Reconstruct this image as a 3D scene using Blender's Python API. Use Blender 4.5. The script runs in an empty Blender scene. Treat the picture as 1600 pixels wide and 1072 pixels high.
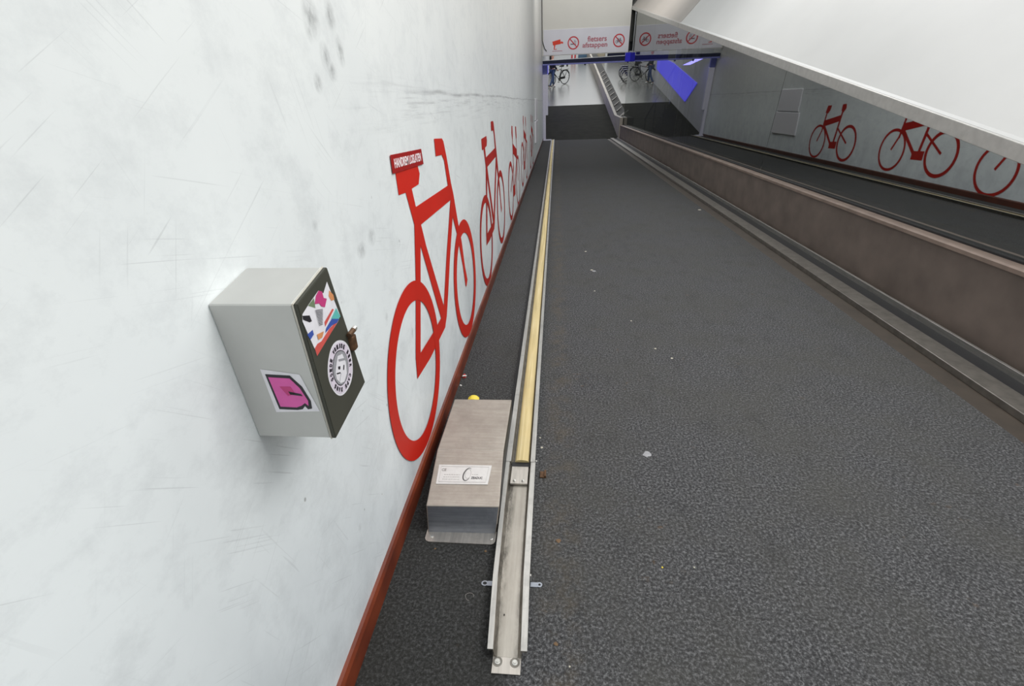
import bpy, bmesh, math, random
from mathutils import Matrix, Vector
random.seed(7)
C = bpy.context.scene.collection
PI = math.pi
SL = math.radians(10.5)          # the ramp's slope
Y0 = 21.3                        # length of the ramp to its foot
LEV = Matrix.Identity(4)         # level hall: x across, y away from the ramp's foot, z up
RMP = Matrix.Rotation(-SL, 4, 'X') @ Matrix.Translation((0, -Y0, 0))   # ramp: x across, y down the slope, z off the ramp
BASE = {}

# ------------------------------------------------------------------ helpers
def s2l(c):
    c = c / 255.0
    return c / 12.92 if c <= .04045 else ((c + .055) / 1.055) ** 2.4
def rgb(r, g, b): return (s2l(r), s2l(g), s2l(b), 1)

def tag(o, label=None, cat=None, group=None, kind=None):
    if label: o['label'] = label
    if cat: o['category'] = cat
    if group: o['group'] = group
    if kind: o['kind'] = kind
    return o

def thing(name, label, cat, loc=(0, 0, 0), frame=RMP, group=None):
    o = bpy.data.objects.new(name, None); C.objects.link(o)
    o.empty_display_size = .05
    o.matrix_world = frame @ Matrix.Translation(loc)
    BASE[o.name] = Vector(loc)
    return tag(o, label, cat, group)

def obj(name, bm, mat, parent=None, frame=RMP, loc=(0, 0, 0), label=None, cat=None, group=None, kind=None, smooth=False):
    """one mesh object; the shape is given in frame coordinates"""
    if parent is not None:
        loc = BASE.get(parent.name, Vector((0, 0, 0)))
    loc = Vector(loc)
    me = bpy.data.meshes.new(name)
    bmesh.ops.translate(bm, verts=bm.verts, vec=-loc)
    bm.to_mesh(me); bm.free()
    if not isinstance(mat, (list, tuple)): mat = [mat]
    for m in mat: me.materials.append(m)
    if smooth:
        for p in me.polygons: p.use_smooth = True
    o = bpy.data.objects.new(name, me); C.objects.link(o)
    if parent is not None:
        o.parent = parent
        BASE[o.name] = loc
    else:
        o.matrix_world = frame @ Matrix.Translation(loc)
        BASE[o.name] = loc
    return tag(o, label, cat, group, kind)

def B(): return bmesh.new()

def box(bm, x0, x1, y0, y1, z0, z1, bev=0, mi=0):
    vs = [bm.verts.new((x, y, z)) for x in (x0, x1) for y in (y0, y1) for z in (z0, z1)]
    fs = [bm.faces.new([vs[i] for i in q]) for q in ((0, 1, 3, 2), (4, 6, 7, 5), (0, 4, 5, 1), (2, 3, 7, 6), (0, 2, 6, 4), (1, 5, 7, 3))]
    for f in fs: f.material_index = mi
    if bev:
        es = list({e for f in fs for e in f.edges})
        bmesh.ops.bevel(bm, geom=es, offset=bev, segments=2, affect='EDGES', profile=.5)
    return bm

def hexa(bm, p, mi=0):
    vs = [bm.verts.new(q) for q in p]
    for q in ((3, 2, 1, 0), (4, 5, 6, 7), (0, 1, 5, 4), (1, 2, 6, 5), (2, 3, 7, 6), (3, 0, 4, 7)):
        bm.faces.new([vs[i] for i in q]).material_index = mi
    return bm

def prism(bm, poly, axis, a, b, mi=0):
    """poly in the two other axes (in x,y,z order), pushed from a to b along axis"""
    def P(u, v, w):
        return {'x': (w, u, v), 'y': (u, w, v), 'z': (u, v, w)}[axis]
    A = [bm.verts.new(P(u, v, a)) for u, v in poly]; Bv = [bm.verts.new(P(u, v, b)) for u, v in poly]
    n = len(poly)
    bm.faces.new(A).material_index = mi; bm.faces.new(Bv[::-1]).material_index = mi
    for i in range(n):
        bm.faces.new((A[i], Bv[i], Bv[(i + 1) % n], A[(i + 1) % n])).material_index = mi
    return bm

def sheet(bm, poly, axis, w):
    def P(u, v): return {'x': (w, u, v), 'y': (u, w, v), 'z': (u, v, w)}[axis]
    bm.faces.new([bm.verts.new(P(u, v)) for u, v in poly]); return bm

def tube(bm, pts, r, n=8, closed=False):
    pts = [Vector(p) for p in pts]; rings = []
    m = len(pts)
    rr = r if isinstance(r, (list, tuple)) else [r] * m
    up = None
    for i, p in enumerate(pts):
        if closed: t = pts[(i + 1) % m] - pts[i - 1]
        else: t = pts[min(i + 1, m - 1)] - pts[max(i - 1, 0)]
        t.normalize()
        a = (up if up is not None and abs(up.dot(t)) < .95 else (Vector((0, 0, 1)) if abs(t.z) < .9 else Vector((1, 0, 0))))
        u = t.cross(a).normalized(); v = t.cross(u); up = a
        rings.append([bm.verts.new(p + (u * math.cos(2 * PI * k / n) + v * math.sin(2 * PI * k / n)) * rr[i]) for k in range(n)])
    for i in range(m if closed else m - 1):
        a, b = rings[i], rings[(i + 1) % m]
        for k in range(n): bm.faces.new((a[k], a[(k + 1) % n], b[(k + 1) % n], b[k]))
    if not closed:
        bm.faces.new(rings[0][::-1]); bm.faces.new(rings[-1])
    return bm

def lathe(bm, prof, c, axis='z', n=24):
    """prof: (radius, height) pairs turned about an axis through c"""
    c = Vector(c); rings = []
    def P(r, h, k):
        a, b = r * math.cos(2 * PI * k / n), r * math.sin(2 * PI * k / n)
        return c + Vector({'z': (a, b, h), 'x': (h, a, b), 'y': (a, h, b)}[axis])
    for r, h in prof: rings.append([bm.verts.new(P(max(r, 1e-5), h, k)) for k in range(n)])
    for a, b in zip(rings, rings[1:]):
        for k in range(n): bm.faces.new((a[k], a[(k + 1) % n], b[(k + 1) % n], b[k]))
    bm.faces.new(rings[0][::-1]); bm.faces.new(rings[-1])
    return bm

def ring(bm, c, r0, r1, axis, w, n=64, sx=1):
    """flat ring between the radii r0 < r1 at w along axis"""
    a0 = []; a1 = []
    def P(u, v): return {'x': (w, u, v), 'y': (u, w, v), 'z': (u, v, w)}[axis]
    for k in range(n):
        t = 2 * PI * k / n
        a0.append(bm.verts.new(P(c[0] + sx * r0 * math.cos(t), c[1] + r0 * math.sin(t))))
        a1.append(bm.verts.new(P(c[0] + sx * r1 * math.cos(t), c[1] + r1 * math.sin(t))))
    for k in range(n): bm.faces.new((a0[k], a1[k], a1[(k + 1) % n], a0[(k + 1) % n]))
    return bm

def text_bm(s, size, mat4, width=None, height=None, bold=0.0, extrude=.0004):
    """lettering as a mesh; mat4 places the text's own x-y plane"""
    cu = bpy.data.curves.new('lettering', 'FONT'); cu.body = s; cu.size = size
    cu.align_x = 'CENTER'; cu.align_y = 'CENTER'; cu.extrude = extrude; cu.offset = bold; cu.resolution_u = 3
    to = bpy.data.objects.new('lettering', cu); C.objects.link(to)
    bpy.context.view_layer.update()
    me = bpy.data.meshes.new_from_object(to.evaluated_get(bpy.context.evaluated_depsgraph_get()))
    bm = B(); bm.from_mesh(me)
    bpy.data.objects.remove(to); bpy.data.meshes.remove(me); bpy.data.curves.remove(cu)
    xs = [v.co.x for v in bm.verts]; ys = [v.co.y for v in bm.verts]
    cx, cy = (min(xs) + max(xs)) / 2, (min(ys) + max(ys)) / 2
    fx = width / (max(xs) - min(xs)) if width else 1
    fy = height / (max(ys) - min(ys)) if height else (fx if width else 1)
    for v in bm.verts: v.co = mat4 @ Vector(((v.co.x - cx) * fx, (v.co.y - cy) * fy, v.co.z))
    return bm

def merge(a, b):
    me = bpy.data.meshes.new('tmp'); b.to_mesh(me); b.free(); a.from_mesh(me); bpy.data.meshes.remove(me); return a

def basis(o, u, v):
    u = Vector(u).normalized(); v = Vector(v).normalized(); n = u.cross(v)
    return Matrix(((u.x, v.x, n.x, o[0]), (u.y, v.y, n.y, o[1]), (u.z, v.z, n.z, o[2]), (0, 0, 0, 1)))

# ------------------------------------------------------------------ materials
class N:
    def __init__(s, name):
        s.m = bpy.data.materials.new(name); s.m.use_nodes = True; s.t = s.m.node_tree; s.t.nodes.clear()
        s.out = s.n('ShaderNodeOutputMaterial'); s.b = s.n('ShaderNodeBsdfPrincipled'); s.l(s.b.outputs[0], s.out.inputs[0])
        s.co = s.n('ShaderNodeTexCoord').outputs['Object']
    def n(s, k, **kw):
        q = s.t.nodes.new(k)
        for a, v in kw.items(): setattr(q, a, v)
        return q
    def l(s, a, b): s.t.links.new(a, b)
    def put(s, sock, v):
        if isinstance(v, bpy.types.NodeSocket): s.l(v, sock)
        else: sock.default_value = v
    def math(s, op, a, b=0.0, c=0.0):
        q = s.n('ShaderNodeMath', operation=op); s.put(q.inputs[0], a); s.put(q.inputs[1], b); s.put(q.inputs[2], c); return q.outputs[0]
    def mapping(s, scale=(1, 1, 1), rot=(0, 0, 0), loc=(0, 0, 0), src=None):
        q = s.n('ShaderNodeMapping'); s.l(src or s.co, q.inputs[0]); q.inputs[1].default_value = loc; q.inputs[2].default_value = rot; q.inputs[3].default_value = scale
        return q.outputs[0]
    def noise(s, scale, detail=4, rough=.5, vec=None, dist=0):
        q = s.n('ShaderNodeTexNoise'); s.l(vec or s.co, q.inputs['Vector']); q.inputs['Scale'].default_value = scale
        q.inputs['Detail'].default_value = detail; q.inputs['Roughness'].default_value = rough; q.inputs['Distortion'].default_value = dist
        return q.outputs['Fac']
    def voro(s, scale, vec=None):
        q = s.n('ShaderNodeTexVoronoi'); s.l(vec or s.co, q.inputs['Vector']); q.inputs['Scale'].default_value = scale; return q.outputs['Distance']
    def ramp(s, f, stops):
        q = s.n('ShaderNodeValToRGB'); s.l(f, q.inputs[0]); e = q.color_ramp.elements
        while len(e) < len(stops): e.new(.5)
        for el, (p, c) in zip(e, stops):
            el.position = p; el.color = c if isinstance(c, tuple) else (c, c, c, 1)
        return q.outputs['Color']
    def mix(s, f, a, b, mode='MIX'):
        q = s.n('ShaderNodeMix', data_type='RGBA', blend_type=mode); s.put(q.inputs[0], f); s.put(q.inputs[6], a); s.put(q.inputs[7], b); return q.outputs[2]
    def rng(s, f, a, b, c=0.0, d=1.0):
        q = s.n('ShaderNodeMapRange'); s.l(f, q.inputs[0])
        for i, v in enumerate((a, b, c, d)): q.inputs[i + 1].default_value = v
        return q.outputs[0]
    def bump(s, h, st=.3, dist=.002):
        q = s.n('ShaderNodeBump'); q.inputs['Strength'].default_value = st; q.inputs['Distance'].default_value = dist; s.l(h, q.inputs['Height']); s.l(q.outputs[0], s.b.inputs['Normal'])
    def set(s, col=None, rough=None, metal=None, spec=None, em=None, es=0):
        if col is not None: s.put(s.b.inputs['Base Color'], col)
        if rough is not None: s.put(s.b.inputs['Roughness'], rough)
        if metal is not None: s.put(s.b.inputs['Metallic'], metal)
        if spec is not None: s.b.inputs['Specular IOR Level'].default_value = spec
        if em is not None: s.b.inputs['Emission Color'].default_value = em; s.b.inputs['Emission Strength'].default_value = es
        return s.m

def plain(name, col, rough=.5, metal=0, var=.12, scale=20, spec=.5, em=None, es=0):
    q = N(name); f = q.noise(scale, 4)
    c = tuple(col[:3])
    lo = tuple(v * (1 - var) for v in c) + (1,); hi = tuple(min(1, v * (1 + var)) for v in c) + (1,)
    return q.set(q.ramp(f, [(.3, lo), (.7, hi)]), rough, metal, spec, em, es)

def wall_material():
    q = N('painted_white_wall')
    sep = q.n('ShaderNodeSeparateXYZ'); q.l(q.co, sep.inputs[0]); Y, Z = sep.outputs[1], sep.outputs[2]
    base = q.ramp(q.rng(Z, 0, 2.4), [(0, rgb(222, 228, 231)), (.35, rgb(232, 237, 237)), (.62, rgb(220, 223, 221)), (1, rgb(212, 211, 206))])
    cl = q.noise(1.6, 6, .6)
    base = q.mix(q.rng(cl, .35, .75, 0, .22), base, rgb(176, 182, 186))
    # cloudy grime close to the floor
    low = q.math('MULTIPLY', q.rng(Z, .05, .75, 1, 0), q.rng(q.noise(3.5, 6, .65, q.mapping((1, 1, .6))), .42, .72))
    base = q.mix(q.math('MULTIPLY', low, .45), base, rgb(128, 136, 142))
    # thin straight scratches in several directions
    for rot, sc, th, k in ((.75, 60, .70, .20), (-.55, 50, .71, .18), (1.25, 44, .71, .14), (.25, 70, .71, .18), (-1.1, 50, .72, .15)):
        v = q.mapping((1, 1, 1), (rot, 0, 0)); f = q.noise(3.6, 1.0, .4, q.mapping((1, 1.1, sc), loc=(rot * 7, rot, 3 * rot), src=v), .08)
        gate = q.rng(q.noise(2.3, 3, .5, q.mapping((1, 1, 1), loc=(3 * rot, 1, 2))), .45, .6)
        base = q.mix(q.math('MULTIPLY', q.math('MULTIPLY', q.rng(f, th, th + .03), gate), k), base, rgb(118, 120, 122))
    mot = q.noise(7, 7, .75, q.mapping((1, .8, 1)))
    base = q.mix(q.rng(mot, .48, .72, 0, .32), base, rgb(168, 172, 174))
    # handlebar scuffs running along the wall at shoulder height
    band = q.math('MULTIPLY', q.rng(q.math('ABSOLUTE', q.math('SUBTRACT', Z, 1.41)), .0, .11, 1, 0), q.rng(Y, 1.2, 1.9))
    sc = q.rng(q.noise(9, 5, .7, q.mapping((1, .22, 7), (.03, 0, 0))), .5, .68)
    base = q.mix(q.math('MULTIPLY', q.math('MULTIPLY', band, sc), .42), base, rgb(105, 106, 106))
    ln = q.math('ADD', Z, q.math('MULTIPLY', q.noise(1.1, 2), .05))
    l1 = q.rng(q.math('ABSOLUTE', q.math('SUBTRACT', ln, 1.487)), .001, .012, 1, 0)
    l1 = q.math('MULTIPLY', l1, q.rng(Y, 1.85, 2.5)); 
    base = q.mix(q.math('MULTIPLY', l1, q.rng(q.noise(5, 3), .3, .6, .1, .5)), base, rgb(95, 95, 95))
    # rubbed dark smudges
    sm = [(1.235, 1.588, .036, .036, .2, .85), (1.215, 1.565, .02, .024, .2, .6), (1.345, 1.605, .024, .030, .2, .85), (1.372, 1.535, .022, .030, .2, .8), (1.275, 1.515, .024, .026, .1, .75),
          (1.300, 1.485, .022, .018, .1, .8), (1.208, 1.457, .018, .018, .2, .85), (1.375, 1.056, .026, .022, .1, .7), (1.285, 1.040, .028, .020, .5, .7), (1.05, 1.165, .012, .012, .5, .5),
          (1.385, .79, .012, .012, .1, .5), (.93, .33, .010, .012, .1, .4), (3.3, .62, .5, .28, .3, .35), (2.9, .45, .4, .2, .3, .3), (1.62, .62, .012, .02, 0, .6), (1.9, .40, .25, .12, 0, .2)]
    tot = None
    grit = q.rng(q.noise(55, 5, .7, q.mapping((1, 1.0, .6))), .30, .68, 0, .8)
    for y, z, ry, rz, an, st in sm:
        v = q.mapping((1, 1, 1), loc=(0, -y, -z)); v = q.mapping((0, 1 / ry, 1 / rz), (an, 0, 0), src=v) if False else q.mapping((0, 1 / ry, 1 / rz), src=v)
        ln_ = q.n('ShaderNodeVectorMath', operation='LENGTH'); q.l(v, ln_.inputs[0])
        mk = q.math('MULTIPLY', q.rng(ln_.outputs['Value'], .3, 1.35, 1, 0), st)
        tot = mk if tot is None else q.math('MAXIMUM', tot, mk)
    base = q.mix(q.math('MULTIPLY', tot, grit), base, rgb(96, 98, 98))
    # little chips
    chips = q.math('MULTIPLY', q.rng(q.voro(11, q.mapping((1, 1, .8))), .035, .055, 1, 0), q.rng(q.noise(1.4), .5, .56))
    base = q.mix(q.math('MULTIPLY', chips, .6), base, rgb(120, 120, 116))
    q.bump(q.noise(45, 3), .08, .001)
    return q.set(base, .42, 0, .4)

def asphalt(name, lo, mid, hi, warm):
    q = N(name)
    g = q.noise(105, 4, .75)
    g2 = q.noise(260, 2, .5)
    col = q.ramp(g, [(.34, lo), (.5, mid), (.64, hi)])
    col = q.mix(q.rng(g2, .35, .65, 0, .45), col, lo)
    col = q.mix(q.rng(q.noise(2.2, 6, .65), .42, .68, 0, .5), col, warm)
    col = q.mix(q.rng(q.noise(9, 5, .7, q.mapping((1, .6, 1))), .52, .8, 0, .4), col, lo)
    grit = q.math('MULTIPLY', q.rng(q.voro(48), .05, .09, 1, 0), q.rng(q.noise(21, 2), .56, .62))
    col = q.mix(q.math('MULTIPLY', grit, .55), col, rgb(150, 148, 142))
    rust = q.math('MULTIPLY', q.rng(q.noise(26, 4, .6), .60, .70), q.rng(q.noise(4.3, 3, .5, q.mapping(loc=(5, 2, 0))), .60, .68))
    col = q.mix(q.math('MULTIPLY', rust, .5), col, rgb(98, 76, 52))
    sep = q.n('ShaderNodeSeparateXYZ'); q.l(q.co, sep.inputs[0]); X, Y = sep.outputs[0], sep.outputs[1]
    # painted shade: a dark strip beside the wall, and dimmer light towards the ramp's foot
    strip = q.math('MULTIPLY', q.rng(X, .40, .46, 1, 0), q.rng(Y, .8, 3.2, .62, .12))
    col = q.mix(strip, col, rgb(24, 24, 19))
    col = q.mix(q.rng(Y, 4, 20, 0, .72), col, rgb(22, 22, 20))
    # a trodden brownish line beside the channel
    line = q.math('MULTIPLY', q.rng(q.math('ABSOLUTE', q.math('SUBTRACT', X, .58)), .02, .09, 1, 0), q.rng(q.noise(8, 5, .7), .45, .65))
    col = q.mix(q.math('MULTIPLY', line, .4), col, rgb(92, 82, 66))
    q.bump(q.math('ADD', g, q.math('MULTIPLY', q.voro(90), .6)), .6, .005)
    return q.set(col, .8, 0, .2)

def steel(name, col, rough=.34, metal=.85, streak=(1, .05, 1), dirt=.5):
    q = N(name)
    f = q.noise(90, 3, .6, q.mapping(streak)); g = q.noise(14, 6, .7)
    c0 = tuple(v * .82 for v in col[:3]) + (1,); c1 = tuple(min(1, v * 1.12) for v in col[:3]) + (1,)
    c = q.ramp(f, [(.3, c0), (.7, c1)])
    c = q.mix(q.rng(g, .52, .78, 0, dirt), c, tuple(v * .45 for v in col[:3]) + (1,))
    r = q.rng(g, .3, .8, rough * .85, rough * 1.5)
    q.bump(f, .05, .001)
    return q.set(c, r, metal)

M = {}
M['wall'] = wall_material()
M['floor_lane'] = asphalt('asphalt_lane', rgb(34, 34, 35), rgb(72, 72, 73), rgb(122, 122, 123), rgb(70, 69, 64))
M['floor_mat'] = plain('dark_rubber_floor', rgb(38, 38, 33), .9, var=.2, scale=3, spec=.1)
M['hall_floor'] = plain('polished_pale_floor', rgb(84, 84, 80), .26, var=.10, scale=.8)
q = N('red_brown_paint'); sep = q.n('ShaderNodeSeparateXYZ'); q.l(q.co, sep.inputs[0])
c = q.ramp(q.noise(7, 5), [(.3, rgb(84, 32, 18)), (.7, rgb(122, 54, 28))])
c = q.mix(q.rng(q.noise(16, 5, .7, q.mapping((1, .4, 1))), .58, .72, 0, .6), c, rgb(58, 42, 34))
c = q.mix(q.rng(sep.outputs[1], 1.5, 8, 0, .7), c, rgb(62, 46, 40))
M['redtrim'] = q.set(c, .45)
M['bike_red'] = plain('red_wall_film', rgb(192, 38, 26), .5, var=.07, scale=3, spec=.15)
M['bike_red_dark'] = plain('dull_red_wall_film', rgb(166, 38, 32), .5, var=.1, scale=3, spec=.15)
M['sticker_red'] = plain('glossy_red_sticker', rgb(156, 26, 26), .3, var=.08)
M['white_ink'] = plain('white_ink', rgb(238, 226, 228), .4, var=.02)
M['steel'] = steel('brushed_steel', rgb(190, 184, 176), .36)
M['steel_front'] = steel('cool_steel', rgb(150, 154, 162), .42, streak=(.05, 1, 1))
M['steel_rim'] = steel('folded_steel_rim', rgb(182, 180, 175), .36, dirt=.5)
M['steel_side'] = plain('dull_channel_wall', rgb(120, 116, 108), .5, .5, .25, 30)
M['steel_dark'] = plain('grimy_steel', rgb(58, 54, 48), .6, .4, .3, 30)
M['black'] = plain('shadow_black', rgb(26, 26, 28), .6)
M['belt'] = None
q = N('cream_brush_belt')
f = q.noise(60, 3, .6, q.mapping((1, .03, 1)))
cc = q.ramp(f, [(.25, rgb(178, 158, 108)), (.5, rgb(202, 182, 130)), (.75, rgb(216, 200, 156))])
cc = q.mix(q.rng(q.noise(3, 5, .7), .5, .8, 0, .3), cc, rgb(168, 158, 130))
q.bump(f, .2, .002)
M['belt'] = q.set(cc, .6)
q = N('worn_channel_floor')
sep = q.n('ShaderNodeSeparateXYZ'); q.l(q.co, sep.inputs[0])
edge = q.rng(q.math('ABSOLUTE', q.math('SUBTRACT', sep.outputs[0], .01)), .016, .036)
g = q.noise(30, 6, .75, q.mapping((1, .35, 1)))
c = q.mix(q.rng(q.noise(40, 3, .5, q.mapping((1, .04, 1))), .3, .7), rgb(156, 150, 140), rgb(186, 180, 170))
c = q.mix(q.math('MULTIPLY', q.rng(g, .35, .6), q.math('ADD', q.math('MULTIPLY', edge, .75), .12)), c, rgb(70, 66, 60))
M['channel'] = q.set(c, .42, .75)
M['housing_top'] = None
q = N('scratched_cover_steel')
f = q.noise(120, 3, .6, q.mapping((.06, 1, 1)))
c = q.ramp(f, [(.3, rgb(166, 158, 148)), (.7, rgb(180, 172, 162))])
c = q.mix(q.rng(q.noise(7, 7, .75), .42, .75, 0, .55), c, rgb(128, 118, 108))
sep = q.n('ShaderNodeSeparateXYZ'); q.l(q.co, sep.inputs[0])
scr = q.math('MULTIPLY', q.rng(q.noise(34, 5, .75, q.mapping((1, .3, 1))), .55, .62), q.math('MULTIPLY', q.rng(sep.outputs[0], .12, .2), q.rng(sep.outputs[1], .42, .6)))
c = q.mix(q.math('MULTIPLY', scr, .8), c, rgb(84, 70, 62))
q.bump(f, .05, .001)
M['housing_top'] = q.set(c, .45, .7)
M['plate'] = plain('brushed_nameplate', rgb(208, 206, 203), .45, .3, .05, 40)
M['ink'] = plain('dark_print', rgb(58, 54, 56), .5, var=.05)
M['ink_pale'] = plain('pale_print', rgb(140, 134, 130), .5, var=.05)
M['box_side'] = plain('dark_olive_grey_door', rgb(66, 66, 58), .5, .0, .07, 6, .25)
M['box_body'] = plain('pale_grey_steel_box', rgb(188, 188, 184), .42, .35, .08, 6)
M['box_edge_highlight'] = plain('bright_edge_highlight', rgb(196, 192, 180), .35, .5, .1, 30)
M['rust'] = plain('rusty_brass', rgb(92, 66, 44), .6, .5, .35, 90)
M['bolt'] = plain('bright_bolt', rgb(200, 198, 192), .3, .8, .1, 60)
def flat(n, c): M[n] = plain(n + '_print', rgb(*c), .45, var=.05, scale=50)
flat('s_white', (222, 220, 224)); flat('s_lilac', (214, 204, 216)); flat('s_black', (34, 32, 38)); flat('s_pink', (190, 60, 120)); flat('s_hot', (214, 92, 164))
flat('s_coral', (200, 84, 76)); flat('s_orange', (206, 140, 92)); flat('s_teal', (92, 178, 172)); flat('s_blue', (58, 82, 160)); flat('s_green', (110, 128, 98)); flat('s_grey', (150, 150, 154))
M['fascia'] = plain('warm_white_lintel', rgb(200, 198, 192), .6, var=.03, scale=1)
M['signband'] = plain('pale_lilac_sign', rgb(203, 202, 210), .5, var=.03, scale=2)
flat('sign_text', (168, 96, 108)); flat('sign_red', (186, 52, 62)); flat('sign_dark', (92, 78, 92)); flat('sign_cam', (206, 58, 40))
M['beam'] = plain('dark_blue_beam', rgb(30, 34, 58), .4, .3)
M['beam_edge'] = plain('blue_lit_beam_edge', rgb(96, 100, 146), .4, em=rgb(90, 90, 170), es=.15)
M['blue_led'] = plain('deep_blue_light_strip', rgb(26, 26, 120), .4, em=rgb(30, 28, 150), es=.5)
M['blue_panel'] = plain('blue_glowing_panel', rgb(60, 60, 150), .4, em=rgb(84, 80, 226), es=1.2)
M['post_lilac'] = plain('lilac_white_post', rgb(206, 204, 220), .5, var=.04)
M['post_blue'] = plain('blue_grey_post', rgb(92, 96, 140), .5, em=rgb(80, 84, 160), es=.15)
M['ledge_near'] = plain('white_cladding', rgb(186, 186, 184), .5, var=.03, scale=1.5)
M['ledge_far'] = plain('warm_grey_cladding', rgb(158, 152, 146), .55, var=.05, scale=1.2)
M['lip'] = plain('pale_metal_lip', rgb(186, 184, 180), .4, .3, .08)
M['dark_metal'] = plain('dark_grey_metal', rgb(72, 72, 70), .5, .4)
M['grey_metal'] = plain('mid_grey_metal', rgb(120, 116, 110), .4, .6, .2, 20)
M['curb'] = plain('brown_grey_stone', rgb(108, 97, 90), .55, var=.2, scale=4)
M['curbtop'] = plain('worn_stone_edge', rgb(128, 112, 102), .5, var=.2, scale=6)
M['cap'] = plain('near_black_capping', rgb(44, 43, 42), .7, .0, .2, 8, .2)
M['brown'] = plain('dark_brown_strip', rgb(58, 50, 42), .6, var=.2, scale=8)
M['concrete'] = plain('pale_concrete', rgb(150, 144, 136), .6, var=.14, scale=3)
M['stair'] = plain('dark_stair_stone', rgb(40, 39, 36), .7, var=.15, scale=5)
M['backwall'] = plain('stairwell_light_blocker', rgb(60, 61, 58), .7, var=.1, scale=2)
M['hallwall'] = plain('pale_hall_wall', rgb(188, 188, 192), .6, var=.05, scale=1)
M['tan'] = plain('beige_box', rgb(176, 166, 146), .6)
M['navy'] = plain('slate_blue_box', rgb(74, 102, 128), .5)
M['yellow'] = plain('yellow_wrapper', rgb(232, 208, 70), .45, var=.08)
M['paper'] = plain('white_scrap', rgb(226, 224, 220), .6)
M['redscrap'] = plain('red_scrap', rgb(200, 50, 46), .5)
M['gum'] = plain('grey_gum', rgb(146, 146, 148), .7, var=.15, scale=60)
M['crumb'] = plain('pale_crumb', rgb(190, 184, 168), .7)
M['leaf'] = plain('brown_leaf', rgb(104, 80, 54), .7)
M['skin'] = plain('skin', rgb(196, 150, 124), .55, var=.05)
M['hair'] = plain('brown_hair', rgb(54, 38, 28), .6)
M['coat'] = plain('black_jacket', rgb(26, 26, 30), .7)
M['jeans'] = plain('blue_jeans', rgb(58, 76, 108), .8, var=.15, scale=30)
M['white_shoe'] = plain('white_shoe', rgb(224, 226, 226), .5)
M['tyre'] = plain('black_tyre', rgb(24, 24, 26), .6)
M['bikeframe'] = plain('black_bicycle_paint', rgb(28, 28, 30), .35)
M['bikeblue'] = plain('navy_bicycle_paint', rgb(34, 38, 84), .35)

# glass: clear but strongly mirroring at this slant
q = N('greenish_safety_glass'); q.t.nodes.remove(q.b)
tr = q.n('ShaderNodeBsdfTransparent'); tr.inputs[0].default_value = (.34, .36, .34, 1)
gl = q.n('ShaderNodeBsdfGlossy'); gl.inputs['Roughness'].default_value = .012; gl.inputs[0].default_value = (.86, .88, .87, 1)
fr = q.n('ShaderNodeFresnel'); fr.inputs[0].default_value = 1.5
fac = q.math('MINIMUM', q.math('ADD', q.math('MULTIPLY', fr.outputs[0], .85), .01), .5)
mx = q.n('ShaderNodeMixShader'); q.l(fac, mx.inputs[0]); q.l(tr.outputs[0], mx.inputs[1]); q.l(gl.outputs[0], mx.inputs[2]); q.l(mx.outputs[0], q.out.inputs[0])
M['glass'] = q.m

# ------------------------------------------------------------------ the setting
bm = B(); box(bm, -.25, 0, -1.2, Y0 + .02, -.3, 6.6)
obj('wall_left', bm, M['wall'], kind='structure')
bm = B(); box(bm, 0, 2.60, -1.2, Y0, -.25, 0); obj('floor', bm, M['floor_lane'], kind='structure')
bm = B(); box(bm, 2.60, 3.10, -1.2, Y0, -.25, -.012); obj('trim_1', bm, M['brown'], kind='structure')
bm = B(); box(bm, 0, 6.3, 0, 3.24, -.3, 0); obj('floor', bm, M['floor_mat'], frame=LEV, kind='structure')
bm = B(); box(bm, 0, 6.3, 3.27, 6.7, -.3, -.004); box(bm, 0, 6.3, 3.24, 3.27, -.3, -.02); obj('floor', bm, M['floor_mat'], frame=LEV, kind='structure')
bm = B(); box(bm, -9, 16, 6.7, 62, -.3, .005); obj('floor', bm, M['hall_floor'], frame=LEV, kind='structure')
bm = B(); box(bm, -9, 16, 62, 62.2, -.3, 4); obj('wall_back', bm, M['hallwall'], frame=LEV, kind='structure')
# painted skirting along the left wall
bm = B(); prism(bm, [(0, 0), (.016, 0), (.016, .068), (.010, .080), (0, .082)], 'y', -1.2, Y0, 0)
obj('baseboard_left', bm, M['redtrim'], kind='structure')
# curb carrying the glass on the right
bm = B(); box(bm, 3.10, 3.42, -1.2, Y0 + .05, -.25, .47); obj('curb', bm, M['curb'], loc=(3.10, 0, 0), kind='structure').name = 'wall_right'
bm = B(); prism(bm, [(3.085, .468), (3.42, .468), (3.42, .50), (3.10, .50), (3.085, .492)], 'y', -1.2, Y0 + .06); obj('trim_2', bm, M['curbtop'], kind='structure')
bm = B(); box(bm, 3.165, 3.235, -1.2, Y0 + .05, .50, .512); obj('trim_3', bm, M['black'], kind='structure')

def lev2ramp(D, h):
    return (Y0 + D * math.cos(SL) - h * math.sin(SL), D * math.sin(SL) + h * math.cos(SL))
# glass sheets between the sloping curb and the level cladding (level coordinates)
def curb_h(D):      # height of the curb's top in level coordinates
    return (.512 - D * math.sin(SL)) / math.cos(SL)
GT = 4.37
seams = [-22.6, -18.4, -14.2, -10.0, -5.0, -.1]
for i, (a, b) in enumerate(zip(seams, seams[1:])):
    a2 = a + .004; b2 = b - .004 if i < 4 else b
    ha, hb = curb_h(a2), curb_h(b2)
    bm = B(); sheet(bm, [(a2, ha), (b2, hb), (b2, GT), (a2, GT)], 'x', 3.2)
    obj('window_%d' % (i + 1), bm, M['glass'], frame=LEV, loc=(3.2, (a + b) / 2, (ha + hb) / 2), kind='structure')

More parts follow.
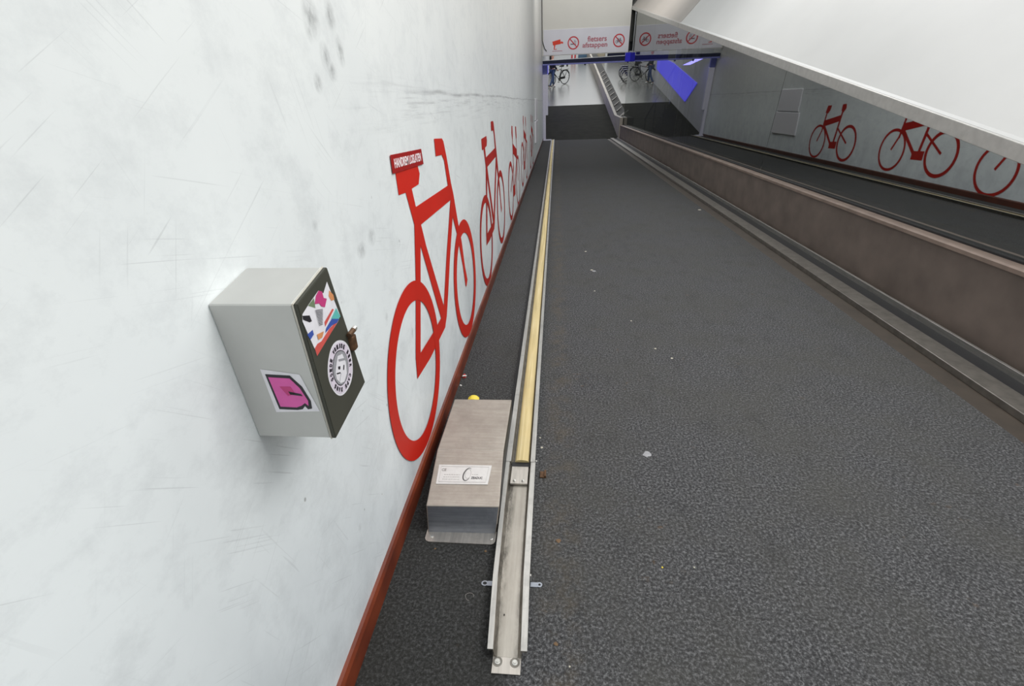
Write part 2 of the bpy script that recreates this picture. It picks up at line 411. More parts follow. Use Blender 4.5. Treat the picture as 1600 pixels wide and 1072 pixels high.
# sloping cladding above the glass
def cladding(name, D0, D1, mat, label):
    t = thing(name, label, 'cladding', (3.2, (D0 + D1) / 2, GT), LEV)
    bm = B(); prism(bm, [(3.14, GT + .045), (3.17, GT + .055), (5.7, GT + 2.85), (5.7, GT + 2.75), (3.3, GT + .0), (3.14, GT + .0)], 'y', D0, D1)
    obj('panel', bm, mat, t)
    bm = B(); box(bm, 3.115, 3.14, D0, D1, GT - .045, GT + .045, .004); obj('edge_strip', bm, M['lip'], t, label='pale metal edge strip')
cladding('sloping_panel', -23.5, -8.34, M['ledge_near'], 'bright white sloping cladding panel above the glass, nearer of the two')
cladding('sloping_panel', -8.31, -.22, M['ledge_far'], 'warm grey sloping cladding panel above the glass, next to the hanging lintel')
bm = B(); prism(bm, [(3.10, GT - .06), (3.14, GT + .08), (5.7, GT + 2.9), (5.7, GT + 2.5), (3.3, GT - .06)], 'y', -.21, -.12)
obj('end_cap', bm, M['dark_metal'], frame=LEV, loc=(3.2, -.16, GT), label='dark metal end cap closing the sloping cladding beside the lintel', cat='end cap')
bm = B(); box(bm, 3.13, 3.27, -.24, -.10, 3.36, GT - .06, .01)
obj('glass_post', bm, M['dark_metal'], frame=LEV, loc=(3.2, -.17, 3.36), label='short dark grey post hanging from the cladding at the end of the glass', cat='post')

# stairwell behind the glass
bm = B(); box(bm, 6.2, 6.4, -23, 1.6, -.3, GT + 2.9); obj('wall_right', bm, M['backwall'], frame=LEV, kind='structure')
bm = B(); box(bm, 3.42, 6.2, -23, 0, -.35, 0); obj('floor', bm, M['stair'], frame=LEV, kind='structure')
t = thing('staircase', 'dark stone staircase descending behind the glass', 'stairs', (4.9, -4, 0), LEV)
prof = [(-1.2, 0)]
n = 22; D = -1.2; h = 0
for i in range(n):
    h += 3.9 / n; prof.append((D, h)); D -= .31; prof.append((D, h))
prof += [(-16, h), (-16, 0)]
bm = B(); prism(bm, prof, 'x', 3.9, 6.19); obj('steps', bm, M['stair'], t)
bm = B(); tube(bm, [(3.85, -1.2, .95), (3.85, -8.1, 4.85)], .03, 8)
for k in range(5): tube(bm, [(3.85, -1.3 - k * 1.6, .0), (3.85, -1.3 - k * 1.6, .98 + k * .9)], .02, 6)
obj('handrail', bm, M['dark_metal'], t)
bm = B(); box(bm, 3.60, 3.74, -7.4, -7.22, 0, 4.2, .01); obj('stairwell_column', bm, M['grey_metal'], frame=LEV, loc=(3.67, -7.3, 0), label='slim grey column standing behind the glass near the right edge', cat='column')
bm = B(); box(bm, 5.0, 5.6, -1.22, -1.12, 1.25, 1.75, .02); 
obj('wall_sign', bm, M['s_coral'], frame=LEV, loc=(5.3, -1.17, 1.25), label='blurred orange sign seen dimly through the glass beside the blue panel', cat='sign') if False else bm.free()

# blue glowing panel beyond the glass
bm = B(); prism(bm, [(11.8, 1.50), (7.3, 1.66), (2.15, 1.55), (3.73, .56), (11.7, .83)], 'x', -.005, .03)
obj('blue_wall_light', bm, M['blue_panel'], frame=LEV, loc=(0, 6.5, .56), label='slanting glowing blue panel on the hall wall, mirrored in the glass', cat='light panel')
bm = B(); box(bm, 5.7, 6.4, -23, 1.6, GT + 2.9, GT + 3.0); obj('added_slab', bm, M['backwall'], frame=LEV, kind='structure')  # unseen slab added to keep world light out of the stairwell
bm = B(); box(bm, 3.42, 6.2, -24, -23.6, -.3, GT + 3); obj('wall_back', bm, M['backwall'], frame=LEV, kind='structure')  # unseen end wall, added to shut light out of the stairwell's open end
bm = B(); box(bm, -.1, -.005, .12, 40, -.3, 3.0); obj('wall_left', bm, M['hallwall'], frame=LEV, kind='structure')
bm = B(); box(bm, 6.2, 6.4, 1.6, 40, -.3, 3.0); obj('wall_right', bm, M['backwall'], frame=LEV, kind='structure')
for i, (D, w) in enumerate(((9.0, .2), (4.4, .16))):
    bm = B(); box(bm, 5.85, 6.05, D, D + w, 0, 2.9, .02)
    obj('hall_column', bm, M['post_lilac'] if i == 0 else M['post_blue'], frame=LEV, loc=(5.95, D, 0), cat='column',
        label=['lilac white column behind the glass, farther beyond the blue panel', 'dim blue column behind the glass in front of the blue panel'][i])

# lintel with its sign
bm = B(); box(bm, .02, 3.10, -.5, -.28, 3.06, 8.0); box(bm, 3.10, 3.62, -.118, -.06, 3.06, 8.0) if False else None; obj('wall_front', bm, M['fascia'], frame=LEV, kind='structure')
bm = B(); box(bm, 3.10, 6.2, -.10, .08, 3.06, 8.0); obj('wall_front', bm, M['backwall'], frame=LEV, kind='structure')
t = thing('overhead_sign', 'long pale sign reading fietsers afstappen on the lintel over the ramp', 'sign', (1.8, -.51, 3.1), LEV)
bm = B(); box(bm, .06, 3.09, -.515, -.5, 3.08, 3.86, .003); obj('sign_board', bm, M['signband'], t)
YS = -.518
def stext(s, x, h, w, hh, mat, bold=.004):
    obj('lettering', text_bm(s, .2, basis((x, YS, h), (1, 0, 0), (0, 0, 1)), w, hh, bold, .002), mat, t)
stext('fietsers', 1.97, 3.53, .68, .17, M['sign_text'])
stext('afstappen', 1.90, 3.325, .88, .20, M['sign_text'])
def forbid(cx, ch, kind):
    bm = B(); ring(bm, (cx, ch), .165, .205, 'y', YS, 40)
    d = Vector((.7071, -.7071)); nn = Vector((.7071, .7071)) * .016
    c = Vector((cx, ch)); sheet(bm, [tuple(c - d * .17 + nn), tuple(c + d * .17 + nn), tuple(c + d * .17 - nn), tuple(c - d * .17 - nn)], 'y', YS - .002)
    o = obj('prohibition_ring', bm, M['sign_red'], t)
    bm = B()
    if kind == 'smoke':
        box(bm, cx - .10, cx + .07, YS, YS + .002, ch - .05, ch - .022); box(bm, cx + .078, cx + .10, YS, YS + .002, ch - .05, ch - .022)
        tube(bm, [(cx + .03, YS, ch + .0), (cx + .06, YS, ch + .03), (cx + .03, YS, ch + .06), (cx + .06, YS, ch + .09)], .008, 6)
        tube(bm, [(cx + .08, YS, ch + .0), (cx + .10, YS, ch + .03), (cx + .075, YS, ch + .06)], .008, 6)
    else:
        for s in (-1, 1): ring(bm, (cx + s * .07, ch - .035), .036, .05, 'y', YS, 20)
        for a, b in (((-.07, -.035), (-.02, .04)), ((-.02, .04), (.05, .04)), ((.05, .04), (.07, -.035)), ((-.02, .04), (0, -.035)), ((0, -.035), (.05, .04)), ((-.07, -.035), (0, -.035)), ((.03, .07), (.07, .07)), ((.05, .04), (.045, .07)), ((-.045, .065), (-.01, .065))):
            tube(bm, [(cx + a[0], YS, ch + a[1]), (cx + b[0], YS, ch + b[1])], .007, 6)
    obj('pictogram', bm, M['sign_dark'], t)
forbid(1.13, 3.43, 'smoke'); forbid(2.74, 3.44, 'bike')
bm = B()
prism(bm, [(.38, 3.50), (.66, 3.56), (.69, 3.42), (.40, 3.38)], 'y', YS, YS + .004)
prism(bm, [(.69, 3.50), (.77, 3.47), (.76, 3.42), (.68, 3.44)], 'y', YS, YS + .004)
prism(bm, [(.44, 3.39), (.49, 3.39), (.46, 3.27), (.54, 3.27), (.54, 3.25), (.43, 3.25)], 'y', YS, YS + .004)
obj('camera_symbol', bm, M['sign_cam'], t)
bm = B(); box(bm, .38, .74, YS, YS + .003, 3.195, 3.21); obj('small_print', bm, M['sign_text'], t)

# low beam under the lintel, and the blue light at its right end
t = thing('door_beam', 'dark blue-edged horizontal beam running just under the lintel', 'beam', (1.6, -.3, 2.8), LEV)
bm = B(); hexa(bm, [(.02, -.42, 2.80), (3.02, -.42, 2.79), (3.02, -.26, 2.79), (.02, -.26, 2.80), (.02, -.42, 2.90), (3.02, -.42, 2.95), (3.02, -.26, 2.95), (.02, -.26, 2.90)]); obj('beam', bm, M['beam'], t)
bm = B(); box(bm, .02, 3.02, -.44, -.27, 2.75, 2.795, .005); obj('lower_edge', bm, M['beam_edge'], t, label='blue-lit lower edge')
bm = B(); box(bm, .9, .96, -.4, -.34, 2.68, 2.75, .01); box(bm, 1.55, 1.62, -.4, -.34, 2.70, 2.75, .01); obj('sensor', bm, M['dark_metal'], t)
bm = B(); box(bm, 3.03, 4.55, -.45, -.26, 2.76, 3.04, .01)
obj('blue_light_bar', bm, M['blue_led'], frame=LEV, loc=(3.6, -.35, 2.8), label='deep blue light bar at the right end of the dark beam', cat='light')
# posts at the end of the left wall
t = thing('door_post', 'lilac white post closing the far end of the left wall', 'post', (.1, .05, 0), LEV)
bm = B(); box(bm, .005, .12, -.02, .12, 0, 2.40, .01); obj('post', bm, M['post_lilac'], t)
bm = B(); box(bm, .12, .21, -.02, .12, .96, 2.40, .01); obj('casing', bm, M['post_lilac'], t)
bm = B(); box(bm, .005, .20, -.03, .10, 2.41, 2.74, .01); obj('head_box', bm, M['post_blue'], t, label='blue-grey box on top of the post')
bm = B(); box(bm, .005, .34, Y0 - .16, Y0 - .10, .0, .05, .008)
obj('cross_bar', bm, M['post_lilac'], loc=(.18, Y0, .05), label='short white bar joining the left wall to the end of the belt channel', cat='bar')
bm = B(); box(bm, .0, .035, 13.2, 14.6, .47, .98, .01); box(bm, 0, .03, 13.3, 14.5, 1.0, 1.50, .01)
obj('wall_casing', bm, M['s_white'], loc=(0, 13.9, .47), label='narrow white casing fixed to the left wall beyond the farthest red bicycle', cat='wall box')
bm = B(); tube(bm, [(.015, -.53, 8), (.015, -.53, 3.55), (.10, -.54, 3.30), (.17, -.54, 3.22)], .014, 8)
obj('corner_cable', bm, M['dark_metal'], frame=LEV, loc=(.02, -.5, 3.2), label='thin dark cable running down the corner left of the sign', cat='cable')

# low divider wall beyond the ramp's foot
t = thing('divider_wall', 'low pale divider wall with dark handrail top beyond the foot of the ramp', 'low wall', (3.3, 10, 0), LEV)
bm = B(); prism(bm, [(-.1, 0), (26, 0), (26, .62), (9, .52), (2.0, .46), (-.1, .80)], 'x', 3.06, 3.18); obj('wall_face', bm, M['concrete'], t)
bm = B(); prism(bm, [(-.1, .0), (26, .0), (26, .60), (9, .50), (2, .44), (-.1, .78)], 'x', 3.181, 3.60)
obj('dark_capping', bm, M['cap'], t)
for k in range(12):
    D = .4 + k * 1.15; bm = B(); hh = .5 + (.32 if D < 1 else 0) + .004 * D
    tube(bm, [(3.22, D, hh - .05), (3.50, D + .55, hh + .02)], .025, 6); obj('cross_strut', bm, M['grey_metal'], t)

# ------------------------------------------------------------------ red bicycles on the wall
XB = .0016
H1, H2, RW = (1.623, .451), (2.756, .4405), .359
A_POLYS = {
 'saddle': [[(1.674, 1.205), (1.961, 1.195), (1.978, 1.16), (1.946, 1.124), (1.841, 1.123), (1.756, 1.122), (1.677, 1.127)]],
 'frame': [[(1.759, 1.125), (1.841, 1.127), (1.868, 1.048), (1.909, .971), (1.818, .993)],
           [(1.862, 1.050), (2.49, 1.039), (2.512, .961), (1.905, .971)],
           [(2.51, .961), (2.529, .872), (2.37, .686), (2.258, .538), (2.181, .447), (2.122, .407), (2.138, .511), (2.301, .721)],
           [(1.819, .994), (1.909, .973), (1.867, .896), (1.803, .759), (1.681, .498), (1.597, .424), (1.612, .51), (1.74, .782)],
           [(1.909, .973), (1.948, .874), (2.141, .517), (2.122, .407), (2.064, .485), (1.867, .896)],
           [(2.064, .485), (2.138, .511), (2.181, .447), (2.122, .407), (1.803, .405), (1.597, .424), (1.681, .498), (1.906, .486)]],
 'handlebar': [[(2.281, 1.271), (2.438, 1.263), (2.468, 1.248), (2.507, 1.174), (2.563, 1.033), (2.593, .984), (2.661, .8), (2.715, .69), (2.754, .526), (2.801, .423), (2.748, .395), (2.728, .407), (2.694, .545), (2.63, .695), (2.61, .748), (2.529, .872), (2.51, .961), (2.48, 1.039), (2.445, 1.163), (2.405, 1.192), (2.281, 1.197)]],
}
def mural(label, T, parts, wheels, mat, names):
    """a flat red bicycle on the wall; T maps the drawing's (y, z)"""
    pts = T(*wheels[0][0])
    t = thing('bicycle_mural', label, 'wall graphic', (XB, pts[0], 0), RMP, 'red bicycles painted along the left wall')
    for k, (nm, polys) in enumerate(parts.items()):
        bm = B()
        for j, P in enumerate(polys): sheet(bm, [T(*u) for u in P], 'x', XB + .0003 * (k + j * .3))
        bmesh.ops.recalc_face_normals(bm, faces=bm.faces)
        obj(nm, bm, mat, t)
    for (c, r0, r1) in wheels:
        bm = B(); nseg = 72; a = []; b = []
        for i in range(nseg):
            th = 2 * PI * i / nseg
            a.append(bm.verts.new((XB + .0015, *T(c[0] + r0 * math.cos(th), c[1] + r0 * math.sin(th))))); b.append(bm.verts.new((XB + .0015, *T(c[0] + r1 * math.cos(th), c[1] + r1 * math.sin(th)))))
        for i in range(nseg): bm.faces.new((a[i], b[i], b[(i + 1) % nseg], a[(i + 1) % nseg]))
        obj('wheel', bm, mat, t)
    return t
WA = [(H1, RW * .785, RW), (H2, RW * .785, RW)]
def TA(dy, dz, rot=0, s=1):
    def f(y, z):
        a, b = (y - H1[0]) * s, (z - H1[1]) * s
        return (H1[0] + dy + a * math.cos(rot) - b * math.sin(rot), H1[1] + dz + a * math.sin(rot) + b * math.cos(rot))
    return f
mural('large red bicycle graphic on the white wall, nearest one, under the HANDREM LOSLATEN sticker', TA(0, 0), A_POLYS, WA, M['bike_red'], None)
mural('second red bicycle graphic along the wall, drawn with an upright handlebar', TA(2.11, -.03, .05), A_POLYS, [(c, RW * .83, RW * .99) for c, _, _ in WA], M['bike_red_dark'], None)
# the farther ones have a lower curved frame and a thick pedal block
def bar(a, b, w):
    a = Vector(a); b = Vector(b); d = (b - a).normalized(); n_ = Vector((-d.y, d.x)) * w / 2
    return [tuple(a - n_), tuple(b - n_), tuple(b + n_), tuple(a + n_)]
B_POLYS = {
 'saddle': [[(6.36, 1.16), (6.50, 1.15), (6.50, 1.03), (6.40, 1.0), (6.33, 1.08)]],
 'handlebar': [[(6.92, 1.13), (7.08, 1.12), (7.12, .98), (7.0, .97), (6.94, 1.04)], bar((7.05, 1.0), (7.10, .60), .05), bar((7.10, .62), (7.22, .40), .04)],
 'frame': [bar((6.44, 1.02), (6.52, .35), .06), [(6.47, .95), (7.08, .83), (7.10, .70), (6.49, .83)], bar((7.06, .74), (6.56, .34), .06), bar((6.50, .72), (6.02, .44), .04)],
 'pedal_block': [[(6.38, .45), (6.66, .43), (6.66, .30), (6.38, .31)]],
}
WB = [((6.02, .44), .29, .345), ((7.20, .40), .30, .345)]
def TB(dy, dz, s=1):
    return lambda y, z: (y + dy, (z + dz) * s)
mural('third red bicycle graphic along the wall, with a thick block at its pedals', TB(0, 0), B_POLYS, WB, M['bike_red_dark'], None)
mural('fourth red bicycle graphic along the wall, narrow and faded by distance', TB(2.25, .06), B_POLYS, WB, M['bike_red_dark'], None)
mural('farthest red bicycle graphic on the wall, next to the white casing', TB(4.9, .02), B_POLYS, WB, M['bike_red_dark'], None)

# sticker over the saddle
t = thing('wall_sticker', 'red sticker with white letters HANDREM LOSLATEN above the nearest bicycle saddle', 'sticker', (.004, 1.84, 1.2), RMP)
bm = B(); prism(bm, [(1.636, 1.262), (2.031, 1.249), (2.042, 1.190), (1.637, 1.203)], 'x', .0036, .0048); obj('backing', bm, M['sticker_red'], t)
obj('lettering', text_bm('HANDREM LOSLATEN', .05, basis((.0052, 1.838, 1.2265), (0, 1, -.033), (0, .033, 1)), .345, .031, .0012, .0003), M['white_ink'], t)

# ------------------------------------------------------------------ steel wall box with stickers
t = thing('wall_box', 'grey steel box with dark stickered side, fixed to the left wall', 'box', (0, .70, .86), RMP)
A_, B_, C_, D_ = (.774, 1.154), (.831, .882), (.670, .859), (.656, 1.131)
def quad3(x): return [(x, *D_), (x, *A_), (x, *B_), (x, *C_)]
bm = B(); hexa(bm, quad3(.0) + quad3(.140)); bmesh.ops.bevel(bm, geom=bm.edges[:], offset=.002, segments=1, affect='EDGES'); obj('body', bm, M['box_body'], t)
bm = B(); hexa(bm, quad3(.1425) + quad3(.150)); bmesh.ops.bevel(bm, geom=bm.edges[:], offset=.0012, segments=2, affect='EDGES'); door = obj('door', bm, M['box_side'], t, label='dark olive grey door')
def edgebar(a, b, x=.1415): return tube(B(), [(x, *a), (x, *b)], .0016, 6)
bm = edgebar(D_, A_); merge(bm, edgebar(D_, C_)); obj('edge_highlight', bm, M['box_edge_highlight'], t, label='bright edge highlight on the seam')  # bright tubes paint a highlight along the door seam
def uv(u, v):     # u across the door from near edge to far edge, v down
    top = Vector(D_) + (Vector(A_) - Vector(D_)) * u; bot = Vector(C_) + (Vector(B_) - Vector(C_)) * u
    p = top + (bot - top) * v; return (p.x, p.y)
# hasp on the far edge
bm = B(); box(bm, .146, .160, .795, .813, .975, 1.006, .003); tube(bm, [(.156, .790, 1.012), (.156, .817, 1.014)], .0052, 10)
obj('hasp', bm, M['rust'], t, label='rusty brown hasp')
bm = B(); tube(bm, [(.156, .812, 1.0135), (.156, .820, 1.0145)], .0056, 10); obj('hasp_pin', bm, M['bolt'], t)
# torn colourful sticker (edges at x = .1505)
stk = thing('box_sticker', 'torn colourful sticker with barcode stripes on the dark side of the box', 'sticker', (.151, .72, 1.08), RMP)
def decal(name, poly, mat, lay, parent): 
    bm = B(); sheet(bm, poly, 'x', .1504 + lay * .0003); bmesh.ops.recalc_face_normals(bm, faces=bm.faces)
    if bm.faces[:][0].normal.x < 0: bmesh.ops.reverse_faces(bm, faces=bm.faces)
    obj(name, bm, mat, parent)
import_y = None
def I(px, py):    # measured against the photo's sticker: affine from its four known corners
    # columns solved from door corners: (511,417)->A (570.6,597.3)->B (525,685.5)->C (465,475.6)->D, projective
    return HOM(px, py)
def homography(src, dst):
    Am = []; bv = []
    for (x, y), (u, v) in zip(src, dst):
        Am.append([x, y, 1, 0, 0, 0, -u * x, -u * y]); bv.append(u)
        Am.append([0, 0, 0, x, y, 1, -v * x, -v * y]); bv.append(v)
    n = 8
    for i in range(n):
        p = max(range(i, n), key=lambda r: abs(Am[r][i])); Am[i], Am[p] = Am[p], Am[i]; bv[i], bv[p] = bv[p], bv[i]
        for r in range(n):
            if r != i:
                f = Am[r][i] / Am[i][i]
                Am[r] = [a - f * b for a, b in zip(Am[r], Am[i])]; bv[r] -= f * bv[i]
    h = [bv[i] / Am[i][i] for i in range(n)] + [1]
    def F(x, y):
        w = h[6] * x + h[7] * y + h[8]; return ((h[0] * x + h[1] * y + h[2]) / w, (h[3] * x + h[4] * y + h[5]) / w)
    return F
# drawing coordinates of the door's artwork, in a 106 x 269 sketch of the door face
HOM = homography([(46, 0), (105.6, 180.3), (60, 268.5), (0, 58.6)], [A_, B_, C_, D_])
K = 1 / 8.24
def S(pts): return [HOM(x * K, (y * K) + 13) for x, y in pts]
decal('backing', S([(375, 80), (545, 520), (515, 600), (245, 1040), (215, 940), (165, 830), (60, 590), (60, 500), (135, 380), (265, 195), (330, 230)]), M['s_white'], 0, stk)
decal('green_patch', S([(205, 290), (225, 420), (130, 390)]), M['s_green'], 1, stk)
decal('pink_patch', S([(265, 195), (310, 210), (330, 290), (370, 300), (345, 410), (300, 400), (270, 360), (215, 370), (230, 260)]), M['s_pink'], 2, stk)
decal('orange_patch', S([(400, 190), (455, 250), (470, 310), (430, 330), (395, 270)]), M['s_orange'], 1, stk)
decal('dark_patch', S([(60, 520), (150, 515), (180, 590), (150, 605), (65, 570)]), M['s_black'], 1, stk)
decal('blue_patch', S([(120, 760), (190, 700), (205, 760), (160, 830)]), M['s_blue'], 1, stk)
decal('coral_stripe', S([(515, 590), (245, 1040), (215, 940), (250, 880), (300, 850), (400, 690), (470, 620)]), M['s_coral'], 2, stk)
decal('navy_stripe', S([(430, 560), (525, 560), (500, 610), (440, 640), (350, 740), (360, 680)]), M['s_blue'], 3, stk)
decal('teal_patch', S([(490, 420), (545, 530), (520, 562), (425, 560)]), M['s_teal'], 2, stk)
decal('orange_stripe', S([(440, 430), (460, 440), (350, 660), (340, 600)]), M['s_coral'], 2, stk)
decal('orange_lower', S([(240, 760), (330, 720), (310, 800), (260, 830)]), M['s_orange'], 3, stk)
bm = B()
for k in range(11):
    y = 440 + k * 19
    P = S([(215 + k * 5, y + 8), (315, y - 8), (315, y - 1), (215 + k * 5, y + 16)])
    sheet(bm, P, 'x', .1518)
bmesh.ops.recalc_face_normals(bm, faces=bm.faces)
obj('barcode', bm, M['s_black'], stk)
# round sticker
rs = thing('box_sticker', 'round white sticker with ring lettering and cartoon face on the dark side of the box', 'sticker', (.151, .755, .97), RMP)
def Rr(r, th):   # circle in the sketch is an ellipse 20 x 44 centred at (65.5,157)
    return HOM(65.7 + 19.6 * r * math.cos(th) + 0.5, 157.5 + 43.5 * r * math.sin(th))
def disc(name, r, mat, lay):
    bm = B(); sheet(bm, [Rr(r * (1 + .012 * math.sin(5 * t_)), t_) for t_ in [2 * PI * k / 60 for k in range(60)]], 'x', .1504 + lay * .0003)
    bmesh.ops.recalc_face_normals(bm, faces=bm.faces); obj(name, bm, mat, rs)
disc('backing', 1, M['s_white'], 0); disc('lilac_ring', .93, M['s_lilac'], 1); disc('inner_edge', .64, M['s_black'], 2); disc('inner_disc', .61, M['s_grey'], 3)
# true plane coordinates of the ring for lettering
cy_, cz_ = HOM(66.2, 157.5)
R_ = .047
txt = 'GOEDE VRIJDE BIER CAFE DANS '
bmT = B()
for i, ch in enumerate(txt):
    if ch == ' ': continue
    th = PI * 1.18 - i * 2 * PI / len(txt)
    th_img = -th
    p = Rr(.79, th_img); p_out = Rr(.93, th_img); p_t = Rr(.79, th_img + .12)
    up_ = Vector((0, p_out[0] - p[0], p_out[1] - p[1])).normalized(); rt = Vector((0, p_t[0] - p[0], p_t[1] - p[1]))
    rt = (rt - up_ * rt.dot(up_)).normalized()
    merge(bmT, text_bm(ch, .011, basis((.1515, p[0], p[1]), rt, up_), .0055, .0085, .0004, .0002))
obj('ring_lettering', bmT, M['s_black'], rs)
def face(name, pts, mat, lay):
    bm = B(); sheet(bm, [Rr(math.hypot(a, b), math.atan2(b, a)) for a, b in pts], 'x', .1504 + lay * .0003); bmesh.ops.recalc_face_normals(bm, faces=bm.faces); obj(name, bm, mat, rs)
face('face_shape', [(-.38, -.05), (-.25, -.42), (.12, -.5), (.4, -.2), (.48, .2), (.3, .5), (0, .56), (-.32, .42), (-.42, .2)], M['s_white'], 4)
face('hat_brim', [(-.2, -.3), (.35, -.36), (.38, -.28), (-.16, -.22)], M['s_grey'], 5)
face('eye', [(-.22, -.04), (-.05, -.06), (-.05, .06), (-.2, .06)], M['s_black'], 5)
face('eye', [(.2, -.1), (.28, -.1), (.26, .08), (.18, .08)], M['s_black'], 5)
face('mouth', [(-.36, .2), (-.05, .16), (0, .2), (-.3, .24)], M['s_black'], 5)
face('chin_line', [(0, .2), (.03, .2), (-.08, .5), (-.11, .5)], M['s_grey'], 5)
# pink sticker on the face towards the camera (plane of the near side)
ps = thing('box_sticker', 'pink graffiti sticker with black outline on the near pale face of the box', 'sticker', (.1, .66, .95), RMP)
def nearp(x, z, off):    # near face lies between D_ and C_
    k = (z - D_[1]) / (C_[1] - D_[1]); y = D_[0] + (C_[0] - D_[0]) * k
    return (x, y - .0006 - off * .0003, z)
def nsheet(name, poly, mat, off):
    bm = B(); bm.faces.new([bm.verts.new(nearp(x, z, off)) for x, z in poly]); obj(name, bm, mat, ps)
nsheet('backing', [(.05, 1.01), (.118, 1.0), (.1345, .922), (.052, .918)], M['s_white'], 0)
nsheet('black_outline', [(.056, 1.0), (.100, .998), (.116, .975), (.124, .945), (.122, .928), (.114, .926), (.110, .933), (.104, .926), (.094, .924), (.060, .925)], M['s_black'], 1)
nsheet('pink_shape', [(.060, .994), (.098, .992), (.111, .972), (.119, .945), (.117, .934), (.112, .940), (.104, .934), (.094, .930), (.064, .931)], M['s_hot'], 2)
nsheet('dark_pink_shape', [(.075, .975), (.095, .975), (.100, .960), (.085, .955)], M['s_pink'], 3)
nsheet('black_stroke', [(.088, .965), (.110, .960), (.112, .955), (.090, .958)], M['s_black'], 3)

# ------------------------------------------------------------------ belt channel
def channel_profile(l0, l1, r0, r1, zt=.038, zb=.010):
    """open steel channel with folded rims, as a closed outline in (x, z)"""
    return [(l0, zt - .006), (l0, zt), (l1, zt), (l1 + .003, zb + .010), (l1 + .010, zb + .002), (r0 - .010, zb + .002), (r0 - .003, zb + .010), (r0, zt), (r1, zt), (r1, zt - .006),
            (r0 + .003, zt - .006), (r0 + .001, .002), (l1 - .001, .002), (l1 - .003, zt - .006)]
def loft(bm, secs):
    rings = [[bm.verts.new((x, y, z)) for x, z in prof] for y, prof in secs]
    n = len(rings[0])
    for a, b in zip(rings, rings[1:]):
        for k in range(n): bm.faces.new((a[k], b[k], b[(k + 1) % n], a[(k + 1) % n]))
    bm.faces.new(rings[0]); bm.faces.new(rings[-1][::-1])
    bmesh.ops.recalc_face_normals(bm, faces=bm.faces)
    return bm
t = thing('belt_channel', 'long steel bicycle channel with a cream belt running down the ramp beside the left wall', 'conveyor', (.412, 1.2, 0), RMP)
secs = [(.786, channel_profile(.371, .386, .464, .481, zb=.003)), (.84, channel_profile(.3685, .3835, .4625, .480, zb=.0055)), (.92, channel_profile(.3645, .3795, .460, .478, zb=.009)), (1.02, channel_profile(.359, .374, .457, .476)), (1.29, channel_profile(.354, .368, .455, .474)), (1.568, channel_profile(.349, .366, .454, .474))]
bm = loft(B(), secs); obj('lower_channel', bm, M['channel'], t)
def strips(name, y0, y1, f, mat, z0, z1, bev=.0012):
    pass
# bright folded rims as sleeves on the channel
for side in (0, 1):
    pts = [(.786, (.370, .386), (.464, .482)), (1.02, (.358, .374), (.457, .477)), (1.29, (.353, .368), (.455, .475)), (1.566, (.348, .364), (.456, .474))]
    bm = loft(B(), [(y, [(v[side][0], .0372), (v[side][0], .0392), (v[side][1], .0392), (v[side][1], .0372)]) for y, *v in [(p[0], p[1], p[2]) for p in pts]])
    obj('rim', bm, M['steel_rim'], t)
bm = loft(B(), [(y, channel_profile(.349, .370, .453, .472, .040)) for y in (1.57, 4, 8, 12, 16, Y0 - .08)]); obj('upper_channel', bm, M['steel_side'], t)
for a, b in ((.348, .370), (.4535, .4725)):
    bm = loft(B(), [(y, [(a, .0392), (a, .0412), (b, .0412), (b, .0392)]) for y in (1.565, 5, 10, 15, Y0 - .06)]); obj('rim', bm, M['steel_rim'], t)
# belt: gently domed strip
def belt_prof(): return [(.386, .014), (.386, .024), (.392, .030), (.402, .033), (.418, .034), (.432, .032), (.441, .028), (.445, .022), (.445, .014)]
bm = loft(B(), [(y, belt_prof()) for y in (1.582, 3, 6, 10, 15, Y0 - .1)]); obj('belt', bm, M['belt'], t, smooth=False)
bm = B(); box(bm, .373, .451, 1.553, 1.583, .013, .021, .001); obj('belt_gap', bm, M['black'], t)
bm = B(); box(bm, .3745, .4455, 1.452, 1.553, .014, .0235, .0015)
cp = obj('cover_plate', bm, M['steel'], t)
for x in (.392, .427):
    bm = B(); lathe(bm, [(.0062, .0235), (.0062, .025), (.0045, .0265), (.0045, .029), (.003, .030)], (x, 1.467, 0), 'z', 12); obj('bolt', bm, M['bolt'], cp)
bm = B(); box(bm, .384, .4645, .742, .80, .0015, .0045, .001); ep = obj('end_plate', bm, M['steel'], t)
for x in (.3985, .4475):
    bm = B(); lathe(bm, [(.014, .0044), (.013, .0052)], (x, .773, 0), 'z', 24); ew = obj('dark_washer', bm, M['steel_side'], ep)
    bm = B(); lathe(bm, [(.0085, .005), (.0085, .0065), (.007, .0075), (.0045, .0075), (.004, .0095), (.0015, .0095)], (x, .773, 0), 'z', 20); obj('bolt', bm, M['bolt'], ep)
bm = B(); lathe(bm, [(.0022, .012), (.0022, .0135)], (.405, .905, 0), 'z', 10); obj('rivet', bm, M['steel_dark'], t)
bm = B(); lathe(bm, [(.003, 0.0), (.0045, .001), (.003, .003)], (.478, 1.572, .038), 'z', 10); obj('rivet', bm, M['bolt'], t)
bm = B(); box(bm, .328, .3485, 1.93, Y0 - .1, .0005, .006, .001); obj('shadow_strip', bm, M['black'], t)  # thin black sheet standing in for the shadow along the channel's left side
